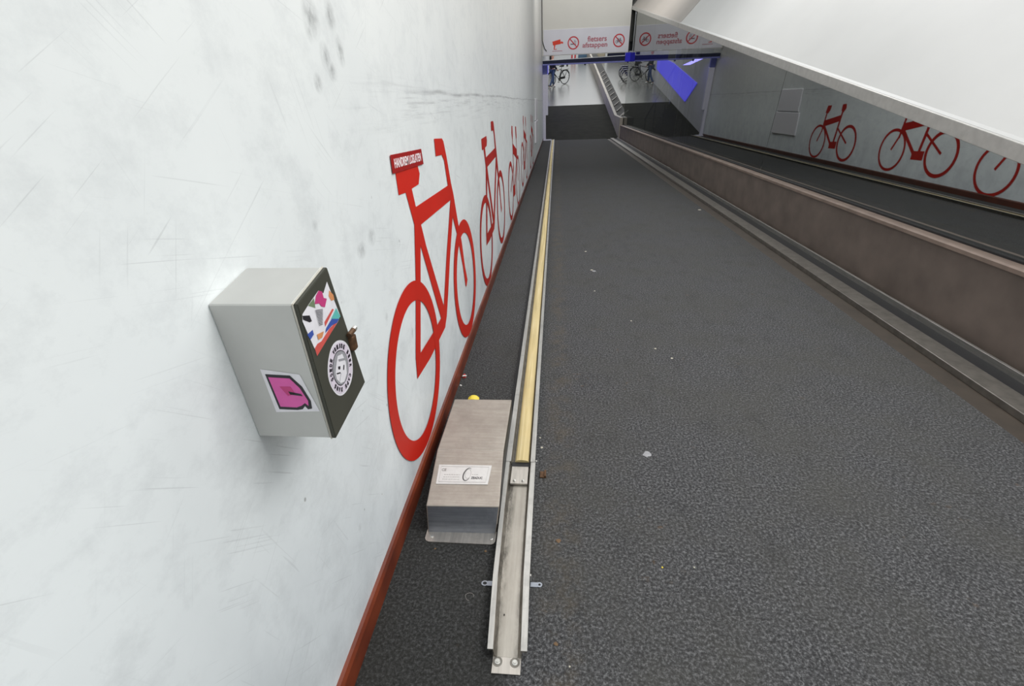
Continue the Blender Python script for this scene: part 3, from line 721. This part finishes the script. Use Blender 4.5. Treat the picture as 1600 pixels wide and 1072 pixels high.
# foot brackets
bm = B(); ring(bm, (.330, 1.014), .0055, .0095, 'z', .003, 20, 1.2); box(bm, .3385, .360, 1.0055, 1.0225, .002, .0035)
obj('foot_bracket', bm, M['steel_front'], loc=(.34, 1.014, 0), label='clear ring-shaped foot tab on the left side of the steel channel', cat='bracket')
bm = B(); box(bm, .478, .503, 1.010, 1.027, .0005, .003, .0008); ring(bm, (.5085, 1.019), .004, .009, 'z', .003, 20, 1)
br = obj('foot_bracket', bm, M['steel_front'], loc=(.49, 1.018, 0), label='small steel foot tab with a hole, right of the channel near its end', cat='bracket')
bm = B(); box(bm, .478, .4815, 1.025, 1.033, .01, .035, .0008); obj('tab_screw', bm, M['bolt'], br)
bm = B(); box(bm, .494, .520, 1.512, 1.548, .0, .006, .001); box(bm, .512, .520, 1.512, 1.548, .004, .014, .001)
obj('foot_bracket', bm, M['rust'], loc=(.507, 1.53, 0), label='rusty brown foot bracket right of the channel beside the belt end', cat='bracket')

# ------------------------------------------------------------------ motor cover
t = thing('motor_cover', 'stainless steel motor cover with nameplate between red skirting and belt channel', 'cover', (.22, 1.5, 0), RMP)
x0, x1 = .094, .345
side = [(1.206, .002), (1.206, .128), (1.528, .120), (1.905, .118), (1.905, .002)]
# left and right edges measured separately: the far end sits closer to the wall
def cover_pt(x_, y_, z_, k):
    return (x_, y_, z_)
L = [(.092, 1.208, .002), (.096, 1.222, .122), (.070, 1.520, .130), (.070, 1.895, .130), (.070, 1.895, .002)]
Rg = [(.344, 1.215, .002), (.360, 1.230, .122), (.3465, 1.524, .130), (.3475, 1.90, .130), (.3475, 1.90, .002)]
bm = B(); lv = [bm.verts.new(p) for p in L]; rv = [bm.verts.new(p) for p in Rg]
for k in range(4):
    f_ = bm.faces.new((lv[k], rv[k], rv[k + 1], lv[k + 1])); f_.material_index = 1 if k == 0 else 0
# side skirts
b2 = bm.verts.new((.070, 1.52, .002)); b3 = bm.verts.new((.3465, 1.524, .002))
bm.faces.new((lv[0], lv[1], lv[2], b2)); bm.faces.new((b2, lv[2], lv[3], lv[4])); fa = bm.faces.new((rv[1], rv[0], b3, rv[2])); fb = bm.faces.new((rv[2], b3, rv[4], rv[3])); fa.material_index = 2; fb.material_index = 2
bmesh.ops.recalc_face_normals(bm, faces=bm.faces)
es = [e for e in bm.edges if len(e.link_faces) == 2 and e.calc_face_angle(0) > .5 and not all(v.co.z < .01 for v in e.verts)]
bmesh.ops.bevel(bm, geom=es, offset=.004, segments=3, affect='EDGES', profile=.6)
obj('shell', bm, [M['housing_top'], M['steel_front'], M['black']], t)
bm = B(); tube(bm, [(.072, 1.521, .1296), (.345, 1.525, .1296)], .0012, 6); obj('fold_line', bm, M['steel'], t)
# foot flange with rounded corners
fl = [(.088, 1.222), (.088, 1.181), (.094, 1.171), (.104, 1.166), (.332, 1.166), (.341, 1.171), (.345, 1.181), (.346, 1.222)]
bm = B(); prism(bm, fl, 'z', .0008, .004); bmesh.ops.recalc_face_normals(bm, faces=bm.faces); fo = obj('foot_flange', bm, M['steel'], t)
for x in (.112, .330):
    bm = B(); lathe(bm, [(.0065, .004), (.006, .0065), (.003, .0075)], (x, 1.188, 0), 'z', 14); obj('screw', bm, M['bolt'], fo)
# nameplate lies on the sloping front part of the top
def tp(u, v, off):     # u 0..1 across, v 0..1 from the near edge to the far edge of the plate
    a = Vector((.108, 1.3265)) ; b = Vector((.305, 1.332)); c = Vector((.098, 1.430)); d = Vector((.308, 1.434))
    q_ = a.lerp(b, u).lerp(c.lerp(d, u), v)
    z_ = .122 + (q_.y - 1.226) / (1.522 - 1.226) * .008
    return Vector((q_.x, q_.y, z_ + off))
np_ = thing('nameplate', 'engraved silver nameplate with round logo on the steel motor cover', 'nameplate', (.2, 1.38, .127), RMP)
bm = B(); c8 = [tp(u, v, .0006) for u, v in ((0, 0), (1, 0), (1, 1), (0, 1))]; c9 = [tp(u, v, .0022) for u, v in ((0, 0), (1, 0), (1, 1), (0, 1))]
hexa(bm, [*c8, *c9]); obj('plate', bm, M['plate'], np_)
bm = B()
fr_ = [(0.045, .10), (.95, .10), (.955, .9), (.05, .9)]
tube(bm, [tp(u, v, .0023) for u, v in fr_], .0007, 6, True); obj('engraved_frame', bm, M['ink_pale'], np_)
U = (tp(1, .5, 0) - tp(0, .5, 0)).normalized(); V = (tp(.5, 1, 0) - tp(.5, 0, 0)).normalized()
def ptext(s, u, v, w, h_, mat, nm='lettering', b=.0003): obj(nm, text_bm(s, .02, basis(tuple(tp(u, v, .0026)), U, V), w, h_, b, .0002), mat, np_)
ptext('CE', .11, .72, .018, .014, M['ink_pale'], 'ce_mark', .0006)
# print too fine to read: rows of short dashes
def dashes(nm, u0, u1, v, seed):
    bm = B(); pr = random.Random(seed); u = u0
    while u < u1:
        w_ = pr.uniform(.012, .04); e = min(u + w_, u1)
        tube(bm, [tp(u, v, .0024), tp(e, v, .0024)], .0007, 5); u = e + .012
    obj(nm, bm, M['ink_pale'], np_)
for k in range(3): dashes('fine_print', .13 - .01 * k, .44, .47 - .12 * k, k + 5)
dashes('fine_print', .66, .78, .49, 11)
bm = B(); arc = []
for k in range(25):
    th = .35 * PI + k * (1.45 * PI / 24); arc.append(tp(.575 + .075 * math.cos(th) + .02 * math.sin(th), .5 + .36 * math.sin(th) * .9, .0028))
tube(bm, arc, [.0006 + .0016 * math.sin(PI * k / 24) for k in range(25)], 6); obj('round_logo', bm, M['ink'], np_)
bm = B(); tube(bm, [tp(.585 + .055 * math.cos(th), .52 + .24 * math.sin(th), .0026) for th in [2 * PI * k / 24 for k in range(24)]], .0005, 6, True); obj('logo_ring', bm, M['ink_pale'], np_)
ptext('ZEADUC', .765, .32, .044, .012, M['ink'], 'lettering', .0006)

# ------------------------------------------------------------------ litter
bm = B(); prism(bm, [(.094, .001), (.095, .010), (.104, .014), (.106, .018), (.116, .023), (.134, .023), (.144, .018), (.148, .012), (.153, .009), (.154, .001)], 'y', 2.055, 2.10); bmesh.ops.recalc_face_normals(bm, faces=bm.faces)
bmesh.ops.bevel(bm, geom=bm.edges[:], offset=.003, segments=2, affect='EDGES')
obj('yellow_cap', bm, M['yellow'], loc=(.12, 2.09, 0), label='yellow plastic cap lying on the floor just behind the motor cover', cat='cap')
def scrap(name, x, y, r, mat, label, cat, h=.003, sx=1, group=None, n=9, z=0, sub=None):
    bm = B(); pr = random.Random(int(x * 1000 + y * 77))
    pts = []
    for k in range(n):
        a = 2 * PI * k / n; rr = r * pr.uniform(.65, 1.15); pts.append((x + sx * rr * math.cos(a), y + rr * math.sin(a)))
    prism(bm, pts, 'z', z + .0003, z + h)
    bmesh.ops.recalc_face_normals(bm, faces=bm.faces)
    top = [v for v in bm.verts if v.co.z > z + h * .6]
    for v in top: v.co.x = x + (v.co.x - x) * .8; v.co.y = y + (v.co.y - y) * .8; v.co.z += pr.uniform(-.3, .3) * h
    return obj(name, bm, mat, loc=(x, y, z), label=label, cat=cat, group=group)
o = scrap('paper_scrap', .032, 2.315, .014, M['redscrap'], 'crumpled red and white scrap beside the skirting behind the motor cover', 'litter', .016)
bm = B(); prism(bm, [(.026, 2.300), (.046, 2.303), (.050, 2.310), (.036, 2.312), (.028, 2.309)], 'z', .014, .018); obj('white_tip', bm, M['paper'], o)
scrap('paper_scrap', .03, 2.225, .007, M['paper'], 'tiny white scrap beside the skirting, nearer than the red scrap', 'litter', .005)
scrap('chewing_gum', .961, 1.684, .020, M['gum'], 'flattened pale grey chewing gum on the dark ramp', 'chewing gum', .0018, 1.1, n=14)
scrap('chewing_gum', .905, 4.24, .02, M['gum'], 'small grey gum spot beside the far white crumbs on the ramp', 'chewing gum', .0015, 1.1, n=12)
for i, (x, y, r, lab) in enumerate(((.889, 4.27, .013, 'white crumb on the ramp, upper one of the far pair'), (.865, 4.884, .014, 'white crumb farthest down the ramp'), (.916, 1.109, .0035, 'tiny bright yellowish crumb low on the ramp'),
        (1.021, 1.115, .003, 'tiny pale crumb low on the ramp near the right edge'), (1.18, 2.696, .007, 'pale crumb halfway down the ramp'), (1.256, 2.573, .008, 'pale crumb halfway down the ramp, right of another'),
        (2.54, 6.895, .025, 'pale chip lying near the right gutter'), (.876, 3.72, .008, 'pale speck just nearer than the far white crumbs'), (1.09, 3.12, .007, 'pale speck on the middle of the ramp'),
        (.497, 1.71, .006, 'pale speck beside the right rim of the channel'), (.487, 1.78, .005, 'pale speck beside the right rim, farther of two'), (.60, .775, .003, 'tiny white speck on the ramp right of the end plate'))):
    scrap('crumb', x, y, r, M['crumb'] if i != 2 else M['yellow'], lab, 'crumb', .002, group='pale crumbs scattered on the ramp')
for x, y, r, lab in ((.569, 1.199, .010, 'small brown leaf scrap right of the channel'), (.561, .835, .007, 'small orange-brown leaf scrap low right of the channel'), (.315, 1.140, .005, 'brown leaf scrap in front of the motor cover foot'), (.135, 1.140, .0045, 'pale tan scrap in front of the motor cover left screw')):
    scrap('leaf_scrap', x, y, r, M['leaf'], lab, 'leaf', .0015, group='brown leaf scraps on the ramp')
bm = B(); pr = random.Random(3)
tube(bm, [(.287 + .013 * math.cos(a) * (1 + .15 * math.sin(3 * a)), .965 + .013 * math.sin(a), .0012) for a in [k * .32 for k in range(16)]], .0006, 5)
obj('loose_thread', bm, M['ink_pale'], loc=(.287, .965, 0), label='thin curled pale thread on the floor left of the channel', cat='thread')

# ------------------------------------------------------------------ second, empty channel along the right curb
t = thing('gutter_channel', 'narrow empty steel bicycle gutter along the right curb', 'gutter', (2.9, 8, 0), RMP)
bm = B(); box(bm, 2.735, 2.865, -1.2, Y0 - .1, -.012, .028, .003); obj('walking_strip', bm, M['grey_metal'], t)
bm = B(); box(bm, 2.865, 3.0, -1.2, Y0 - .1, -.011, .0); obj('groove', bm, M['black'], t)
bm = B(); box(bm, 3.0, 3.02, -1.2, Y0 - .1, -.011, .040, .002); obj('rim', bm, M['steel_rim'], t)
bm = B(); box(bm, 2.995, 3.02, 11.1, 11.4, .040, .046, .001); obj('rim_joint', bm, M['bolt'], t); bm = B(); box(bm, 2.995, 3.02, 10.3, 10.45, .040, .046, .001); obj('rim_joint', bm, M['bolt'], t)

# ------------------------------------------------------------------ bicycles in the hall
def bicycle(name, label, loc, ang, paint, group=None, s=1.0):
    t = thing(name, label, 'bicycle', loc, LEV, group)
    t.matrix_world = Matrix.Translation(loc) @ Matrix.Rotation(ang, 4, 'Z') @ Matrix.Scale(s, 4)
    BASE[t.name] = Vector((0, 0, 0))
    R1 = .345
    for sx in (-.53, .53):
        bm = B(); tube(bm, [(sx + R1 * math.cos(a), 0, R1 + .02 + R1 * math.sin(a)) for a in [2 * PI * k / 28 for k in range(28)]], .022, 8, True)
        w = obj('wheel', bm, M['tyre'], t)
        bm = B()
        for k in range(12):
            a = 2 * PI * k / 12; tube(bm, [(sx, 0, R1 + .02), (sx + (R1 - .01) * math.cos(a), 0, R1 + .02 + (R1 - .01) * math.sin(a))], .0025, 4)
        tube(bm, [(sx, -.04, R1 + .02), (sx, .04, R1 + .02)], .02, 8)
        obj('spokes', bm, M['bolt'], w)
        bm = B(); tube(bm, [(sx + (R1 + .04) * math.cos(a), 0, R1 + .02 + (R1 + .04) * math.sin(a)) for a in [(.05 + .9 * k / 12) * PI for k in range(13)]], .016, 6)
        obj('mudguard', bm, paint, t)
    bm = B(); h = (.53, 0, R1 + .02); r = (-.53, 0, R1 + .02); bb = (-.08, 0, .30); st = (-.25, 0, .80); hd = (.36, 0, .86); hb = (.39, 0, .74)
    for a, b in ((hb, bb), (st, bb), (hd, hb), (st, hb)): tube(bm, [a, b], .017, 8)
    for sy in (-.05, .05):
        tube(bm, [(bb[0], sy * .6, bb[2]), (r[0], sy, r[2])], .01, 6); tube(bm, [(st[0], sy * .3, st[2] - .05), (r[0], sy, r[2])], .01, 6); tube(bm, [(hb[0], sy * .6, hb[2]), (h[0], sy, h[2])], .012, 6)
    tube(bm, [st, (-.27, 0, .93)], .013, 8); obj('frame', bm, paint, t)
    bm = B(); tube(bm, [(-.42, 0, .95), (-.33, 0, .97), (-.20, 0, .955), (-.12, 0, .95)], [.055, .075, .04, .02], 10); obj('saddle', bm, M['tyre'], t)
    bm = B(); tube(bm, [hd, (.33, 0, 1.02)], .012, 8); tube(bm, [(.12, -.28, 1.02), (.22, -.27, 1.05), (.33, -.12, 1.05), (.34, 0, 1.03), (.33, .12, 1.05), (.22, .27, 1.05), (.12, .28, 1.02)], .012, 8); obj('handlebar', bm, M['dark_metal'], t)
    bm = B(); lathe(bm, [(.085, -.01), (.085, .01)], (bb[0], .05, bb[2]), 'y', 20); tube(bm, [(bb[0], .07, bb[2]), (bb[0] + .12, .07, bb[2] - .12)], .01, 6); box(bm, .0, .09, .07, .16, .165, .19, .005)
    obj('crank', bm, M['dark_metal'], t); bm = B(); tube(bm, [(bb[0], -.07, bb[2]), (bb[0] - .12, -.07, bb[2] + .12)], .01, 6); box(bm, -.25, -.16, -.16, -.07, .415, .44, .005); obj('crank', bm, M['dark_metal'], t)
    bm = B(); box(bm, -.80, -.35, -.06, .06, .74, .76, .004); tube(bm, [(-.72, .05, .75), r], .007, 6); tube(bm, [(-.72, -.05, .75), r], .007, 6); obj('luggage_rack', bm, paint, t)
    bm = B(); box(bm, -.50, -.05, .03, .055, .30, .42, .01); obj('chain_case', bm, paint, t)
    return t
bicycle('bicycle', 'black bicycle wheeled by the person on the pale floor below the beam', (.62, 12.75, .0055), math.radians(180 + 42), M['bikeframe'], s=1.08)
for k, lab in enumerate(('dark blue parked bicycle, nearest in the row right of the divider wall', 'dark blue parked bicycle, second in the row right of the divider wall', 'dark blue parked bicycle, farthest in the row right of the divider wall')):
    bicycle('parked_bicycle', lab, (5.35, 12.6 + .75 * k, .0055), math.radians(8), M['bikeblue'], 'parked bicycles beyond the divider wall')

# ------------------------------------------------------------------ the person walking the bicycle
def skin(name, joints, edges, mat, parent, sub=2):
    me = bpy.data.meshes.new(name); me.from_pydata([j[0] for j in joints], edges, []); 
    o = bpy.data.objects.new(name, me); C.objects.link(o)
    md = o.modifiers.new('Skin', 'SKIN'); md.use_smooth_shade = True
    if not me.skin_vertices: 
        me.attributes.new if False else None
    bpy.context.view_layer.update()
    sv = me.skin_vertices[0].data if me.skin_vertices else None
    if sv is None:
        bpy.context.view_layer.objects.active = o; bpy.ops.mesh.customdata_skin_add(); sv = me.skin_vertices[0].data
    for v, j in zip(sv, joints): v.radius = (j[1], j[2] if len(j) > 2 else j[1]); v.use_root = False
    sv[0].use_root = True
    md2 = o.modifiers.new('Sub', 'SUBSURF'); md2.levels = sub; md2.render_levels = sub
    bpy.context.view_layer.update()
    nm = bpy.data.meshes.new_from_object(o.evaluated_get(bpy.context.evaluated_depsgraph_get()))
    bpy.data.objects.remove(o)
    nm.name = name; nm.materials.clear(); nm.materials.append(mat)
    for p in nm.polygons: p.use_smooth = True
    o = bpy.data.objects.new(name, nm); C.objects.link(o)
    o.parent = parent
    return o
per = thing('person', 'person in black jacket and blue jeans walking a bicycle beyond the beam', 'person', (.44, 12.25, .0055), LEV)
per.matrix_world = Matrix.Translation((.28, 12.1, .0055)) @ Matrix.Rotation(math.radians(130), 4, 'Z')
# local: faces -y; left hand side +x
J = [((0, 0, .93), .13, .10), ((0, 0, 1.12), .115, .09), ((0, .01, 1.30), .15, .10), ((0, .01, 1.43), .12, .08), ((0, 0, 1.50), .052), ((0, -.01, 1.58), .072, .085), ((0, -.015, 1.68), .078, .095), ((0, -.005, 1.755), .05, .06),
     ((.10, 0, .90), .085), ((.11, -.20, .50), .058), ((.11, -.15, .28), .052), ((.11, -.18, .09), .036), ((.115, -.27, .035), .036, .03), ((.115, -.35, .03), .03, .024),
     ((-.10, 0, .90), .085), ((-.11, .06, .50), .058), ((-.11, .19, .28), .052), ((-.11, .30, .11), .036), ((-.11, .24, .04), .036, .03), ((-.11, .16, .03), .03, .024),
     ((.18, .01, 1.40), .058), ((.25, -.04, 1.16), .045), ((.30, -.24, 1.06), .034), ((.32, -.30, 1.05), .030, .02),
     ((-.18, .01, 1.40), .058), ((-.24, .02, 1.15), .045), ((-.22, -.16, .98), .034), ((-.215, -.21, .94), .030, .02)]
E_ = [(0, 1), (1, 2), (2, 3), (3, 4), (4, 5), (5, 6), (6, 7), (0, 8), (8, 9), (9, 10), (10, 11), (11, 12), (12, 13), (0, 14), (14, 15), (15, 16), (16, 17), (17, 18), (18, 19), (3, 20), (20, 21), (21, 22), (22, 23), (3, 24), (24, 25), (25, 26), (26, 27)]
# five separate fingers on each hand, rooted in the palm
for base, p, d in ((23, Vector((.32, -.30, 1.05)), Vector((.1, -1, -.35))), (27, Vector((-.215, -.21, .94)), Vector((.05, -.8, -.6)))):
    d.normalize(); sx = 1 if base == 23 else -1
    for k, ln in enumerate((.062, .072, .068, .055)):
        off = Vector(((k - 1.5) * .017, 0, 0)); a = p + off + d * .03; b = p + off + d * (.03 + ln * .55); c_ = p + off + d * (.03 + ln * .8) + Vector((0, .01, -ln * .4))
        i = len(J); J += [(tuple(a), .009), (tuple(b), .0085), (tuple(c_), .0075)]; E_ += [(base, i), (i, i + 1), (i + 1, i + 2)]
    a = p + Vector((-sx * .028, -.0, .005)); b = a + Vector((-sx * .018, -.03, -.01)); i = len(J); J += [(tuple(a), .0105), (tuple(b), .009)]; E_ += [(base, i), (i, i + 1)]
body = skin('body', J, E_, M['skin'], per)
def grow(idx, add, trim=None):
    return [(J[i][0],) + tuple(r + add for r in (J[i][1:] if len(J[i]) > 2 else (J[i][1], J[i][1]))) for i in idx]
idx = [0, 1, 2, 3, 20, 21, 22, 24, 25, 26]
mp = {v: k for k, v in enumerate(idx)}
skin('jacket', grow(idx, .022), [(mp[a], mp[b]) for a, b in E_ if a in mp and b in mp], M['coat'], per)
idx = [0, 8, 9, 10, 11, 14, 15, 16, 17]; mp = {v: k for k, v in enumerate(idx)}
skin('jeans', grow(idx, .014), [(mp[a], mp[b]) for a, b in E_ if a in mp and b in mp], M['jeans'], per)
for a, b, c_ in ((11, 12, 13), (17, 18, 19)):
    JJ = grow([a, b, c_], .012); JJ[0] = ((J[a][0][0], J[a][0][1], J[a][0][2] - .03),) + JJ[0][1:]
    skin('shoe', JJ, [(0, 1), (1, 2)], M['white_shoe'], per, 1)
skin('hair', [((0, .02, 1.66), .07, .075), ((0, .02, 1.72), .085, .09), ((0, .0, 1.775), .06, .07)], [(0, 1), (1, 2)], M['hair'], per)
bm = B()
for sx in (-.032, .032): lathe(bm, [(.002, -.010), (.012, -.006), (.012, .0), (.002, .004)], (sx, -.106, 1.655), 'y', 10)
obj('eyes', bm, M['s_black'], per).location = (0, 0, 0)
for o in list(per.children):
    if o.name.startswith('eyes'):
        for v in o.data.vertices: v.co += BASE[per.name]
bm = B(); hexa(bm, [(-.016, -.10, 1.605), (.016, -.10, 1.605), (.016, -.08, 1.605), (-.016, -.08, 1.605), (-.007, -.125, 1.612), (.007, -.125, 1.612), (.006, -.095, 1.65), (-.006, -.095, 1.65)])
obj('nose', bm, M['skin'], per)
for o in list(per.children):
    if o.name.startswith('nose'):
        for v in o.data.vertices: v.co += BASE[per.name]
bm = B(); box(bm, -.022, .022, -.105, -.092, 1.578, 1.588, .003)
o = obj('mouth', bm, M['s_coral'], per)
for v in o.data.vertices: v.co += BASE[per.name]

# ------------------------------------------------------------------ things glimpsed between lintel and beam
def cabinet(name, x0_, x1_, D, h0, h1, mat, label, cat, mat2, depth=.4):
    t = thing(name, label, cat, ((x0_ + x1_) / 2, D, .005), LEV)
    bm = B(); box(bm, x0_, x1_, D, D + depth, .006 + h0, h1, .02); obj('body', bm, mat, t)
    bm = B(); box(bm, x0_ + .04, x1_ - .04, D - .012, D - .001, h0 + .08, h1 - .08, .005); obj('front_panel', bm, mat2, t)
    return t
cabinet('ticket_machine', 2.30, 3.0, 25.0, 0, 1.15, M['navy'], 'slate blue machine seen in the gap under the lintel', 'machine', M['navy'])
cabinet('dark_cabinet', 4.65, 6.15, 24.5, 0, 1.35, M['black'], 'long black cabinet in the gap under the lintel, at its right end', 'cabinet', M['beam'])
cabinet('storage_box', 3.68, 4.5, 25.0, 0, 1.15, M['tan'], 'beige box in the gap under the lintel, left of the black cabinet', 'box', M['tan'])
t = thing('barrier_sign', 'red and white striped barrier post in the gap under the lintel', 'barrier', (1.95, 25, .005), LEV)
bm = B(); box(bm, 1.72, 1.84, 25, 25.1, .006, 1.2, .01); box(bm, 1.98, 2.10, 25, 25.1, .006, 1.2, .01); obj('red_stripes', bm, M['sign_red'], t)
bm = B(); box(bm, 1.84, 1.98, 25.02, 25.08, .006, 1.2, .01); obj('white_stripe', bm, M['s_white'], t)
bm = B(); box(bm, .01, .25, 19.0, 19.3, .0055, 1.0, .02); obj('dark_bin', bm, M['black'], frame=LEV, loc=(.13, 19, .0055), label='black bin behind the person at the left end of the gap', cat='bin')

# ------------------------------------------------------------------ light
w = bpy.data.worlds.new('World'); bpy.context.scene.world = w; w.use_nodes = True
bg = w.node_tree.nodes['Background']; bg.inputs[0].default_value = (.93, .97, 1.0, 1); bg.inputs[1].default_value = 1.05
def area(name, loc, target, sx, sy, power, col=(1, 1, 1), frame=RMP):
    l = bpy.data.lights.new(name, 'AREA'); l.shape = 'RECTANGLE'; l.size = sx; l.size_y = sy; l.energy = power; l.color = col
    o = bpy.data.objects.new(name, l); C.objects.link(o)
    p = frame @ Vector(loc); q_ = frame @ Vector(target)
    o.location = p; o.rotation_euler = (q_ - p).to_track_quat('-Z', 'Y').to_euler()
    return o
area('wall_fill_near', (2.6, 1.2, 3.6), (0, 1.4, .7), 2, 1.6, 95, (1, .985, .97))  # unseen fill, added to brighten the near part of the left wall
area('wall_fill_middle', (2.8, 7.0, 5.6), (0, 6.0, 1.0), 2.2, 5, 170, (1, .985, .97))  # second unseen fill, added for the wall farther down the ramp
area('sign_fill', (1.5, 13.5, 6.0), (1.6, 20.8, 4.2), 2.4, 1.2, 190, (1, .98, .94))  # unseen fill added to brighten the lintel and its sign
area('hall_lamp', (2.5, 11, 5.5), (2.5, 11.5, 0), 7, 8, 300, (1, .98, .94), LEV)
area('hall_lamp_far', (2.5, 25, 5.5), (2.5, 25, 0), 10, 12, 600, (1, .98, .94), LEV)
area('blue_lamp', (.6, .9, 2.5), (.5, .2, 0), .3, 1.4, 5, (.25, .22, 1), LEV)

# ------------------------------------------------------------------ camera
cam = bpy.data.cameras.new('Camera'); co = bpy.data.objects.new('Camera', cam); C.objects.link(co)
cam.sensor_fit = 'HORIZONTAL'; cam.sensor_width = 36; cam.lens = 739.803 / 1600 * 36; cam.clip_start = .02; cam.clip_end = 200
right = Vector((0.9943, 0.0837, -0.0328)); yaw, pitch, roll = -.1004, .4676, -.0367
cy, sy, cp, sp = math.cos(yaw), math.sin(yaw), math.cos(pitch), math.sin(pitch)
fwd = Vector((sy * cp, cy * cp, -sp)); r0 = Vector((cy, -sy, 0)); u0 = r0.cross(fwd)
c, s = math.cos(roll), math.sin(roll)
right = c * r0 + s * u0; up = -s * r0 + c * u0
mw = Matrix(((right.x, up.x, -fwd.x, .5504), (right.y, up.y, -fwd.y, 0), (right.z, up.z, -fwd.z, 1.4), (0, 0, 0, 1)))
co.matrix_world = RMP @ mw
sc = bpy.context.scene; sc.camera = co
sc.view_settings.view_transform = 'Standard'; sc.view_settings.look = 'None'
sc.cycles.max_bounces = 8; sc.cycles.transparent_max_bounces = 12
sc.cycles.use_denoising = True
